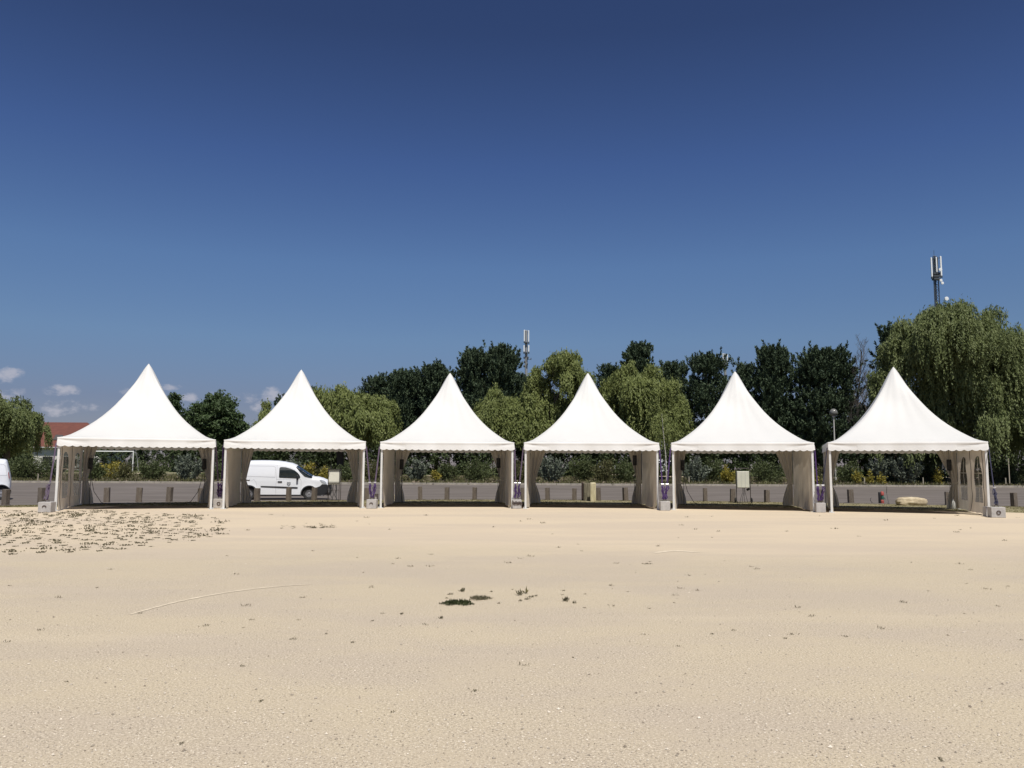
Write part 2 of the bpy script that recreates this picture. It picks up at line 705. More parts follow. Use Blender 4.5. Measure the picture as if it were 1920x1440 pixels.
HT_U = [0, .03, .112, .20, .371, .58, .783, .9, 1.0]
HT_H = [1, .962, .83, .69, .445, .235, .090, .026, 0]


def pchip(x, X, Y):
    # monotone cubic
    X, Y = np.array(X, float), np.array(Y, float)
    h = np.diff(X)
    d = np.diff(Y) / h
    mm = np.zeros(len(X))
    for i in range(1, len(X) - 1):
        if d[i - 1] * d[i] > 0:
            mm[i] = 2 * d[i - 1] * d[i] / (d[i - 1] + d[i])
    mm[0], mm[-1] = d[0], d[-1] * .6
    i = np.clip(np.searchsorted(X, x) - 1, 0, len(X) - 2)
    t = (x - X[i]) / h[i]
    return ((2 * t ** 3 - 3 * t ** 2 + 1) * Y[i] + (t ** 3 - 2 * t ** 2 + t) * h[i] * mm[i] + (-2 * t ** 3 + 3 * t ** 2) * Y[i + 1] + (t ** 3 - t ** 2) * h[i] * mm[i + 1])


def canopy(root, seed):
    rr = random.Random(seed)
    HW = 2.53
    us = [1, .985, .96, .92, .87, .81, .74, .67, .6, .53, .46, .39, .33, .27, .22, .17, .13, .09, .06, .035, .015, .004]
    NP = 20
    per = []
    for s_ in range(4):
        for i in range(NP):
            t = -1 + 2 * i / NP
            per.append({0: (t, -1), 1: (1, t), 2: (-t, 1), 3: (-1, -t)}[s_])
    n = len(per)
    V, F = [], []
    ph = [rr.uniform(0, 6.3) for _ in range(6)]
    for u in us:
        h = float(pchip(u, HT_U, HT_H))
        for (x, y) in per:
            mm = min(abs(x), abs(y))
            rc = math.hypot(x, y)
            b = max(0, 1 - u / .32) ** 1.2
            k1 = 1 - b + b * (1.13 / rc)
            k1 *= 1 - .075 * (1 - mm ** 2) * 4 * u * (1 - u) * (1 - b)
            # faint radial tension folds near the corners
            fold = .008 * math.sin(mm * 17 + ph[0] + u * 3) * (1 - u) * u * 4 + .006 * math.sin(mm * 31 + ph[1]) * u * (1 - u) * 2 * mm
            rad = math.sqrt(x * x + y * y)
            dz = -.012 * math.sin(math.pi * min(1, (1 - u) / .1)) * (1 - mm) if u > .9 else 0
            V.append((x * u * HW * k1, y * u * HW * k1, HE + h * (HA - HE) + fold + dz))
    V.append((0, 0, HA))
    for r_ in range(len(us) - 1):
        for i in range(n):
            F.append((r_ * n + i, r_ * n + (i + 1) % n, (r_ + 1) * n + (i + 1) % n, (r_ + 1) * n + i))
    q = (len(us) - 1) * n
    for i in range(n):
        F.append((q + i, q + (i + 1) % n, len(V) - 1))
    o = link('canopy', V, F, roof_m, root, smooth='all')
    # valance: scalloped skirt
    rows = [0, .02, .055, .075, .10, .14, .20, .26, .305]
    M_ = 240
    V, F = [], []
    P = []
    for s_ in range(4):
        for i in range(M_):
            t = -1 + 2 * i / M_
            P.append(({0: (t, -1), 1: (1, t), 2: (-t, 1), 3: (-1, -t)}[s_], s_, t))
    n = len(P)
    for ri, d in enumerate(rows):
        for (x, y), s_, t in P:
            tt = (t + 1) / 2
            sc = abs(math.sin(math.pi * tt * 21)) ** .75
            z = HE + .004 - d * (1 + 0.0)
            if ri == len(rows) - 1:
                z = HE - .262 - .047 * sc
            elif ri > 4:
                z = HE - .10 - (d - .10) * (1.0)
            # sag of the hem in the middle, tighter at corners
            z -= .012 * (1 - t * t) * (d / .3) * (1 if s_ in (0, 2) else .3)
            e = min(1, (1 - abs(t)) / .12)
            outw = .012 + .014 * math.sin(min(1, d / .09) * math.pi) + .02 * (d / .3)
            outw += .012 * math.sin(t * 9 + ph[2] + s_) * (d / .3) + .007 * math.sin(t * 23 + ph[3]) * (d / .3)
            # crease diving from each corner
            cr = math.exp(-((d - .06 - .10 * (1 - abs(t)) / .35) / .03) ** 2) if abs(t) > .62 else 0
            outw -= .018 * cr
            nx, ny = {0: (0, -1), 1: (1, 0), 2: (0, 1), 3: (-1, 0)}[s_]
            cx = x * HW + nx * outw
            cy = y * HW + ny * outw
            if e < 1:
                cx = (math.copysign(min(abs(cx), HW + outw), cx))
            V.append((cx, cy, z))
    for r_ in range(len(rows) - 1):
        for i in range(n):
            F.append((r_ * n + i, r_ * n + (i + 1) % n, (r_ + 1) * n + (i + 1) % n, (r_ + 1) * n + i))
    link('valance', V, F, sunlit_valance_m, root, smooth='all')


def arch(cy, w, z0, z1):
    P = [(cy - w / 2, z0), (cy + w / 2, z0)]
    n = 12
    za = z1 - w * .80
    for i in range(n + 1):
        a = math.pi * i / n
        P.append((cy + w / 2 * math.cos(a), za + (z1 - za) * math.sin(a) ** .85))
    return P


def side_wall(root, sgn, seed, windows):
    rr = random.Random(seed)
    p1, p2, p3 = (rr.uniform(0, 6) for _ in range(3))
    XW = 2.47

    def fx(y, z):
        low = (1 - z / 2.4)
        a = (.018 if windows else .03)
        return sgn * (XW - .03 + a * math.sin(y * 5 + p1) + a * .8 * math.sin(y * 11 + p2 + z) * (.3 + low) + .012 * math.sin(z * 6 + y * 3 + p3)
                      - .10 * max(0, low - .75) * 4 * (.5 + .5 * math.sin(y * 2.3 + p2)) * .8)
    holes = []
    if windows:
        holes = [arch(c, 1.22, .40, 2.02) for c in (-1.24, 1.24)]
    v, f = tri2d([(-2.44, .02), (2.44, .02), (2.44, 2.36), (-2.44, 2.36)], holes, .12, .06 if windows else .12)
    Vv = []
    for (y, z) in v:
        zz = z
        if z < .05:
            zz = .02 + .015 * abs(math.sin(y * 6 + p1))
        Vv.append((fx(y, z), y, zz))
    link('side_wall', Vv, f, wall_m, root, smooth='all')
    for h in holes:
        v, f = tri2d(h, (), .12, .06)
        pn = link('window_pane', [(fx(y, z) + sgn * .004, y, z) for y, z in v], f, pane_m, root, smooth='all')
        b = MB()
        c = (h[0][0] + h[1][0]) / 2
        for z in (.96, 1.42):
            y0, y1 = h[0][0] + .01, h[1][0] - .01
            b.ribbon([(fx(y0, z) - sgn * .006, y0, z), (fx(c, z) - sgn * .006, c, z), (fx(y1, z) - sgn * .006, y1, z)], .035, .006, Vector((0, 0, 1)))
        b.ribbon([(fx(c, z) - sgn * .009, c, z) for z in (.42, .9, 1.3, 1.7, 1.99)], .03, .006, Vector((0, 1, 0)))
        b.build('muntin', wall_m, pn)
    if windows:
        for yy in (-.02, -2.2):
            b = MB()
            b.ribbon([(fx(yy, z) - sgn * .012, yy, z) for z in np.linspace(.05, 2.33, 9)], .035, .01, Vector((0, 1, 0)))
            b.build('wall_seam', seam_m, root)


def rear_curtain(root, sgn, seed, wtop=.95, dark=False):
    rr = random.Random(seed)
    p1, p2 = rr.uniform(0, 6), rr.uniform(0, 6)
    zt = rr.uniform(.9, 1.02)
    nu, nv = 60, 26
    V, F = [], []
    for j in range(nv + 1):
        z = 2.36 - (2.36 - .03) * j / nv
        if z > zt:
            q = (z - zt) / (2.36 - zt)
            w = .20 + (wtop - .20) * (q ** 1.15)
        else:
            q = (zt - z) / zt
            w = .20 + .24 * math.sin(q * math.pi / 2)
        for i in range(nu + 1):
            u = i / nu
            x = 2.40 - u * w
            tight = 1 - .55 * math.exp(-((z - zt) / .35) ** 2)
            y = 2.40 + tight * (.055 * math.sin(u * 19 + p1 + .5 * z) + .03 * math.sin(u * 41 + p2)) - .05 * u
            V.append((sgn * x, y, z))
    for j in range(nv):
        for i in range(nu):
            a = j * (nu + 1) + i
            F.append((a, a + 1, a + nu + 2, a + nu + 1))
    o = link('rear_curtain', V, F, wall_m, root, smooth='all')
    b = MB()
    b.ribbon([(sgn * 2.42, 2.30, zt + .03), (sgn * 2.25, 2.29, zt), (sgn * 2.08, 2.33, zt - .02), (sgn * 2.06, 2.45, zt)], .05, .008, Vector((0, 0, 1)))
    b.build('tieback', wall_m, o)


TLAB = ['leftmost white pagoda tent with arched windows in its left side wall',
        'white pagoda tent through which the parked white van is seen, second from the left',
        'white pagoda tent third from the left, in front of the dark pines',
        'white pagoda tent fourth from the left, with thick old posts visible through it',
        'white pagoda tent fifth from the left, with a wheeled electrical cabinet behind it',
        'rightmost white pagoda tent with arched windows in its right side wall, under the big willow']
tent_roots = []
for ti, (cx, cy, rot) in enumerate(TENTS):
    root = thing('pagoda_tent', TLAB[ti], 'tent', (cx, cy, 0), rot, 'white pagoda tents in a row on the sand')
    tent_roots.append(root)
    canopy(root, 10 + ti)
    for sx_ in (-1, 1):
        for sy_ in (-1, 1):
            b = MB()
            b.box((sx_ * 2.475, sy_ * 2.475, 1.225), (.075, .075, 2.42), bev=.008)
            lg = b.build('leg', metal_m, root)
            b = MB()
            b.box((sx_ * 2.475, sy_ * 2.475, .008), (.2, .2, .015), bev=.003)
            b.tube([(sx_ * 2.54, sy_ * 2.54, .0), (sx_ * 2.54, sy_ * 2.54, .07)], .012)
            b.build('base_plate', metal_m, lg)
    for s_ in range(4):
        b = MB()
        if s_ % 2 == 0:
            b.box((0, (-1, 1)[s_ // 2] * 2.475, 2.40), (4.87, .05, .10))
        else:
            b.box(((-1, 1)[s_ // 2] * 2.475, 0, 2.40), (.05, 4.87, .10))
        b.build('eave_beam', metal_m, root)
    side_wall(root, -1, 40 + ti, ti == 0)
    side_wall(root, 1, 60 + ti, ti == 5)
    rear_curtain(root, -1, 80 + ti, (.50, .50, .70, .70, .47, .55)[ti])
    rear_curtain(root, 1, 90 + ti, (.60, .55, .70, .58, .72, .76)[ti])


def tw(ti, x, y, z):     # tent-local to world
    cx, cy, a = TENTS[ti]
    return Vector((cx + x * math.cos(a) - y * math.sin(a), cy + x * math.sin(a) + y * math.cos(a), z))


# black socket boxes hung on the rear posts, each with its cable
black_m = mat('black_rubber', (.018, .018, .02), .55, spec=.4)
cable_m = mat('grey_black_cable', (.05, .05, .05), .6)
for (ti, s_, zc, lab) in [(0, -1, 1.62, 'black socket box on the rear left post of the leftmost tent, trailing cable'),
                          (0, 1, 1.62, 'black socket box half hidden behind the right front leg of the leftmost tent'),
                          (2, -1, 1.66, 'black socket box on the rear left post of the tent third from the left'),
                          (2, 1, 1.74, 'black socket box on the rear right curtain of the tent third from the left'),
                          (3, 1, 1.88, 'black socket box high on the rear right post of the tent fourth from the left'),
                          (4, -1, 1.68, 'black socket box on the rear left post of the tent with the wheeled cabinet behind'),
                          (5, 1, 1.72, 'black socket box in the rear right corner of the rightmost tent')]:
    t = thing('socket_box', lab, 'socket box', tw(ti, s_ * 2.10, 2.16, zc), TENTS[ti][2], 'socket boxes hung inside the tents')
    b = MB()
    b.box((0, 0, 0), (.17, .10, .44), bev=.03)
    b.box((0, -.06, .06), (.11, .03, .12), bev=.01)
    b.box((0, -.06, -.1), (.11, .03, .10), bev=.01)
    b.build('box', black_m, t, True)
    b = MB()
    b.tube([(0, 0, .22), (.02 * s_, .03, .4), (.0, .06, .66 - (zc - 1.66))], .008, 6)
    b.build('hanging_cord', cable_m, t, True)
    b = MB()
    dirn = 1 if ti in (0, 4) else .12
    b.tube([(0, 0, -.2), (-s_ * .05 * dirn, -.05, -.55), (-s_ * .18 * dirn, -.05, -1.1), (-s_ * .45 * dirn, -.02, -zc + .1), (-s_ * .7 * dirn, 0, -zc + .012), (-s_ * 1.0 * dirn, .1, -zc + .012)], .011, 6)
    b.tube([(.03, 0, -.2), (.04, -.05, -.8), (.02, -.05, -1.2), (.03, 0, -zc + .03)], .011, 6)
    b.build('cable', cable_m, t, True)

# ------------------------------------------------------------------ concrete ballast and straps
conc_m = mat('light_concrete', (.47, .45, .43), .9, col2=(.37, .355, .34), vscale=5, bump=.3, bscale=30)
purple_m = mat('purple_webbing', (.036, .014, .075), .85, col2=(.055, .022, .105), vscale=20)
grey_m = mat('faded_grey_purple_webbing', (.115, .085, .125), .85, col2=(.075, .05, .09), vscale=9)
blue_m = mat('blue_violet_webbing', (.022, .022, .05), .85)
steel_m = mat('zinc_steel', (.45, .45, .47), .35, metal=.8)
rust_m = mat('dark_rusty_steel', (.05, .035, .03), .7, col2=(.10, .06, .045), vscale=20)
BL = [(81, 961, .40, 'concrete ballast block left of the leftmost tent', 'eye'),
      (408, 953, .40, 'concrete ballast block with round eye between the leftmost tent and the next', 'ring'),
      (696, 954, .36, 'concrete ballast block in the gap right of the van tent', 'eye'),
      (969, 954, .34, 'concrete ballast block with rusty chain, in the middle gap of the tent row', 'chain'),
      (1248, 957.5, .36, 'plain concrete ballast block between the fourth and fifth tents', 'none'),
      (1541, 961, .33, 'narrow concrete ballast block between the fifth tent and the rightmost tent', 'none'),
      (1876, 971, .42, 'concrete ballast block with round hole right of the rightmost tent', 'ring')]
BLP = []
for i, (px, py, w, lab, kind) in enumerate(BL):
    p = gr(px, py)
    p.y += w / 2
    BLP.append(p)
    t = thing('concrete_block', lab, 'concrete block', p, rs.uniform(-.08, .08) + [.15, .1, .05, 0, -.05, -.12, -.2][i], 'concrete ballast blocks beside the tents')
    b = MB()
    b.box((0, 0, .17), (w, w, .34), bev=.015)
    b.build('block', conc_m, t)
    b = MB()
    if kind in ('eye', 'ring'):
        n = 14
        tot = math.pi if kind == 'eye' else 2 * math.pi
        b.tube([(.055 * math.cos(tot * k_ / n), -w / 2 - .012, .17 + .055 * math.sin(tot * k_ / n)) for k_ in range(n + 1)], .014, 6)
        b.build('lifting_eye', rust_m, t, True)
    if kind == 'chain':
        for q in range(9):
            a = q * .7
            cx_ = -.16 + q * .04
            b.tube([(cx_ + .035 * math.cos(k_ * .9), -w / 2 - .02 + .01 * (q % 2), .24 - .05 * abs(math.sin(q)) + .045 * math.sin(k_ * .9)) for k_ in range(8)], .010, 5)
        b.build('chain', rust_m, t, True)
    b = MB()
    b.tube([(-.06, 0, .335), (-.05, 0, .40), (.05, 0, .40), (.06, 0, .335)], .012, 6)
    b.build('top_eye', rust_m, t, True)
# second grey blocks
for (px, py, w, h, lab) in [(1861.5, 969, .20, .32, 'small grey concrete block tight against the block with the round hole at far right'),
                            (703, 951, .12, .5, 'narrow pale slab standing behind the block right of the van tent')]:
    p = gr(px, py)
    p.y += .3
    b = MB()
    b.box((0, 0, h / 2), (w, w, h), bev=.012)
    b.box((0, -w / 2 - .01, h * .6), (w * .5, .02, h * .3), bev=.005)
    o = b.build('concrete_block', conc_m)
    o.location = p
    tag(o, lab, 'concrete block')


def strap(p0, p1, mm, lab, bundle=True, seed=0, low=None, bm=None):
    """from eave corner p0 down to the eye on the block p1"""
    rr = random.Random(seed)
    t = thing('ratchet_strap', lab, 'strap', p1, 0, 'ratchet straps between tents and ballast')
    v = p0 - p1
    bm = bm or purple_m
    b = MB()
    b.ribbon([v, v * .75, v * .5, v * .3, v * .2], .034 if mm is blue_m else .05, .006)
    b.ribbon([v * .2, v * .1, Vector((0, 0, 0))], .055, .008)
    b.build('webbing', mm, t)
    b = MB()
    c = v * .27
    b.box(c, (.05, .04, .11), ry=math.atan2(v.x, v.z))
    b.tube([c + Vector((-.05, -.03, .05)), c + Vector((.05, -.03, .05))], .014, 6)
    b.build('ratchet', steel_m, t)
    if bundle:
        b = MB()
        for q in range(4):
            x0 = rr.uniform(-.04, .04)
            pts = [c + Vector((x0, -.03, 0))]
            for k_ in range(1, 7):
                pts.append(Vector((c.x * (1 - k_ / 6) + x0 + rr.uniform(-.05, .05), c.y * (1 - k_ / 6) - .03 - rr.uniform(0, .05), max(.0, c.z * (1 - k_ / 6.2) + rr.uniform(-.02, .03)))))
            b.ribbon(pts, .026, .005)
        b.build('loose_tail', bm, t)
    return t


names = ['leftmost', 'second', 'third', 'fourth', 'fifth', 'rightmost']


def top_of(i):
    return BLP[i] + Vector((0, 0, .40))


strap(tw(0, -2.56, -2.5, 2.30), top_of(0), grey_m, 'thin dark strap from the left corner of the leftmost tent to its block', True, 1, bm=grey_m)
colr = [grey_m, grey_m, grey_m, purple_m, purple_m]
for g in range(5):
    a, c = g, g + 1
    la = ['faded strap from the right corner of the leftmost tent to its block', 'grey strap from the right corner of the van tent down to its block',
          'violet strap from the right corner of the third tent to the chained block', 'purple strap from the right corner of the fourth tent to the plain block',
          'broad purple strap from the right corner of the fifth tent to the narrow block'][g]
    lc = ['purple strap from the left corner of the van tent to its block', 'grey strap from the left corner of the third tent to the van tent block',
          'violet strap from the left corner of the fourth tent to the chained block', 'purple strap from the left corner of the fifth tent to the plain block',
          'dark violet strap along the left leg of the rightmost tent'][g]
    tp = top_of(a + 1)
    strap(tw(a, 2.56, -2.5, 2.30), tp + Vector((-.04, 0, 0)), colr[g], la, True, 10 + g)
    strap(tw(c, -2.56, -2.5, 2.30), tp + Vector((.04, 0, 0)), purple_m if g in (0, 3) else (grey_m if g < 4 else blue_m), lc, True, 20 + g)
strap(tw(5, 2.56, -2.5, 2.30), top_of(6), blue_m, 'blue violet strap from the right corner of the rightmost tent to its block', True, 31, bm=blue_m)

# ------------------------------------------------------------------ bollards and posts
wood_m = mat('weathered_wood', (.095, .072, .055), .9, col2=(.17, .145, .118), vscale=7, stretch=(3, 3, .5), bump=.6, bscale=18)
woodtop_m = mat('weathered_end_grain', (.25, .215, .17), .9, col2=(.15, .12, .09), vscale=20)
protos = []
for s in range(3):
    rr = random.Random(s)
    b = MB()
    b.box((0, 0, .30), (.215, .215, .60), taper=.97, bev=.012)
    me = b
    V = [(x + rr.uniform(-.006, .006), y + rr.uniform(-.006, .006), z + rr.uniform(-.01, .01)) for x, y, z in b.V]
    b.V = V
    protos.append(b)
BO = [(10, 947, 'wooden bollard in front of the cropped white van at the far left'),
      (77, 943, 'wooden bollard behind the concrete block left of the leftmost tent'),
      (200, 942, 'leftmost of the three wooden bollards seen fully through the leftmost tent'),
      (260, 941.5, 'middle of the three wooden bollards seen fully through the leftmost tent'),
      (317, 941, 'right one of the three wooden bollards seen fully through the leftmost tent'),
      (377, 940.5, 'wooden bollard half behind the right curtain of the leftmost tent'),
      (482, 939.5, 'wooden bollard in front of the rear wheel of the white van'),
      (541, 939, 'wooden bollard in front of the middle of the white van'),
      (589, 938.5, 'wooden bollard in front of the front wheel of the white van'),
      (687, 938, 'wooden bollard in the gap right of the van tent'),
      (788, 937.5, 'leftmost of the three wooden bollards seen through the third tent'),
      (838, 937, 'middle of the three wooden bollards seen through the third tent'),
      (890, 937, 'right one of the three wooden bollards seen through the third tent'),
      (981, 937, 'wooden bollard in the middle gap of the tent row, beside the chained block'),
      (1027, 937.5, 'leftmost wooden bollard seen through the fourth tent'),
      (1077, 938, 'wooden bollard just left of the thick old posts'),
      (1122.5, 938.5, 'wooden bollard touching the cream stump on its right'),
      (1173, 939, 'wooden bollard right of the thick old posts, seen through the fourth tent'),
      (1196, 939.5, 'wooden bollard half behind the right curtain of the fourth tent'),
      (1322.5, 940, 'wooden bollard left of the wheeled cabinet, seen through the fifth tent'),
      (1374, 941, 'wooden bollard tight against the left leg of the wheeled cabinet'),
      (1438, 942, 'wooden bollard right of the wheeled cabinet'),
      (1538.5, 942.5, 'wooden bollard in the gap left of the rightmost tent'),
      (1595.6, 943, 'wooden bollard left of the red and green standpipe'),
      (1777, 947, 'wooden bollard right of the pale boulder, beside the curtain'),
      (1902, 950, 'wooden bollard at the far right edge past the rightmost tent')]
me0 = None
bmesh_cache = []
for i, (px, py, lab) in enumerate(BO):
    p = gr(px, py)
    if i < 3:
        o = protos[i].build('bollard', wood_m)
        bmesh_cache.append(o.data)
    else:
        o = bpy.data.objects.new('bollard', bmesh_cache[i % 3])
        COL.objects.link(o)
    o.location = (p.x, p.y, -.01)
    o.rotation_euler = (rs.uniform(-.03, .03), rs.uniform(-.035, .035), rs.uniform(-.3, .3))
    o.scale = (rs.uniform(.8, 1.08), 1, rs.uniform(.97, 1.08))
    tag(o, lab, 'bollard', 'wooden bollards along the near edge of the road')
mossy_m = mat('mossy_old_wood', (.06, .052, .035), .9, col2=(.27, .245, .17), vscale=5, stretch=(7, 7, .35), bump=.8, bscale=14)
cream_m = mat('cream_bare_wood', (.62, .56, .38), .85, col2=(.42, .37, .22), vscale=5, stretch=(4, 4, .6), bump=.5, bscale=14)
dwood_m = mat('dark_stained_wood', (.04, .022, .016), .8)
for (px, py, w, d, h, mm, lab) in [(1092, 938, .075, .2, .84, dwood_m, 'thin dark brown post at the left of the thick old posts'),
                                   (1100.5, 939, .33, .3, .84, mossy_m, 'thick mossy cracked post standing among the bollards'),
                                   (1112, 940, .26, .26, .86, cream_m, 'cream bare wooden stump right of the thick mossy post')]:
    p = gr(px, py)
    b = MB()
    k_ = 12
    rr = random.Random(int(px))
    prof = [1 + rr.uniform(-.07, .07) for _ in range(k_)]
    V, F = [], []
    zs = [0, .2, .5, .8, .96, 1]
    for zi, z in enumerate(zs):
        for a in range(k_):
            t_ = 2 * math.pi * a / k_
            ww = (abs(math.cos(t_)) ** .5 * math.copysign(1, math.cos(t_)), abs(math.sin(t_)) ** .5 * math.copysign(1, math.sin(t_)))
            s_ = prof[a] * (.93 if zi == len(zs) - 1 else 1) * (1 + rr.uniform(-.015, .015))
            V.append((ww[0] * w / 2 * s_, ww[1] * d / 2 * s_, z * h + (rr.uniform(-.03, .02) if zi >= 4 else 0)))
    for zi in range(len(zs) - 1):
        for a in range(k_):
            F.append((zi * k_ + a, zi * k_ + (a + 1) % k_, (zi + 1) * k_ + (a + 1) % k_, (zi + 1) * k_ + a))
    F.append(tuple((len(zs) - 1) * k_ + a for a in range(k_)))
    o = link('wooden_post', V, F, mm)
    o.location = p
    tag(o, lab, 'post')

# ------------------------------------------------------------------ the van
white_paint = mat('white_van_paint', (.78, .80, .84), .28, spec=.5)
glass_m = mat('dark_tinted_glass', (.012, .018, .02), .08, spec=.8)
plastic_m = mat('black_plastic_trim', (.02, .021, .025), .5)
tyre_m = mat('tyre_rubber', (.018, .018, .018), .8)
rim_m = mat('silver_wheel', (.36, .36, .38), .4, metal=.4)
seamv_m = mat('body_seam_grey', (.36, .37, .40), .5)
lamp_m = mat('headlight_lens', (.55, .58, .62), .12, metal=.4)
red_l = mat('red_lamp_lens', (.35, .02, .02), .2)
crest_m = mat('crest_grey', (.16, .17, .19), .6)
crest2_m = mat('crest_light', (.45, .46, .48), .6)
KS = .0026


def C(pts):
    return [((x - 175) * KS, (830 - y) * KS) for x, y in pts]


def arcp(cx, cy, r, a0, a1, n=14):
    return [(cx + r * math.cos(R(a0 + (a1 - a0) * i / n)), cy - r * math.sin(R(a0 + (a1 - a0) * i / n))) for i in range(n + 1)]


top_line = [(178, 700), (172, 600), (175, 500), (186, 430), (215, 310), (243, 205), (258, 165), (285, 150), (350, 144), (480, 141), (600, 142), (750, 149), (880, 166), (1000, 192), (1090, 232), (1165, 282), (1240, 333), (1320, 385), (1395, 427), (1480, 437), (1560, 462), (1620, 492), (1655, 525), (1672, 570), (1682, 640), (1682, 700), (1668, 742), (1640, 752)]
bottom = [(1480, 755)] + arcp(1337, 722, 136, -14, 194, 16) + [(1190, 748), (800, 748), (445, 745)] + arcp(305, 716, 134, -12, 192, 16) + [(182, 752)]
outl = C(top_line) + C(bottom)
topl = C(top_line)
outl_edge = topl


def W0(x, z):
    w = .845
    w -= .02 * max(0, .35 - z)
    if z > .95:
        q = (z - .95) / .85
        w -= .135 * q ** 1.4
    w -= .03 * math.exp(-((z - .98) / .05) ** 2) * .3
    if x > 2.75:
        w -= .16 * ((x - 2.75) / 1.16) ** 2
    if x < .35:
        w -= .05 * ((.35 - x) / .35) ** 2
    return w


def WS(x, z, r_=.11):
    d = 1e9
    for i in range(len(topl) - 1):
        (ax, ay), (bx, by) = topl[i], topl[i + 1]
        vx, vy = bx - ax, by - ay
        t_ = max(0, min(1, ((x - ax) * vx + (z - ay) * vy) / (vx * vx + vy * vy)))
        d = min(d, math.hypot(x - ax - t_ * vx, z - ay - t_ * vy))
    w = W0(x, z)
    if d < r_:
        w -= r_ * (1 - math.sqrt(max(0, 1 - (1 - d / r_) ** 2)))
    # wheel-arch flares
    for cx_, cz in ((.338, .296), (3.02, .28)):
        dd = math.hypot(x - cx_, z - cz)
        if dd < .5:
            w += .018 * (1 - abs(dd - .36) / .14) if abs(dd - .36) < .14 else 0
    return w


def patch(poly, off, sp=.06, sides=(-1, 1)):
    v, f = tri2d(poly, (), sp, sp)
    b = MB()
    for s in sides:
        V = [(x, s * (WS(x, z) + off), z) for x, z in v]
        b.add(V, f if s < 0 else [q[::-1] for q in f])
    return b


def rimmed(poly, w):
    """closed thin band along a polygon, as quads in 2D"""
    return [(poly[i], poly[(i + 1) % len(poly)], w) for i in range(len(poly))]


def line_patch(b, pts, w, off, s=-1, closed=False):
    n = len(pts)
    rngi = range(n if closed else n - 1)
    for i in rngi:
        a, c = pts[i], pts[(i + 1) % n]
        L_ = math.hypot(c[0] - a[0], c[1] - a[1])
        k_ = max(1, int(L_ / .08))
        nx, nz_ = -(c[1] - a[1]) / L_ * w / 2, (c[0] - a[0]) / L_ * w / 2
        V, F = [], []
        for j in range(k_ + 1):
            x, z = a[0] + (c[0] - a[0]) * j / k_, a[1] + (c[1] - a[1]) * j / k_
            V += [(x + nx, s * (WS(x, z) + off), z + nz_), (x - nx, s * (WS(x, z) + off), z - nz_)]
        F = [(2 * j, 2 * j + 1, 2 * j + 3, 2 * j + 2) for j in range(k_)]
        b.add(V, F)


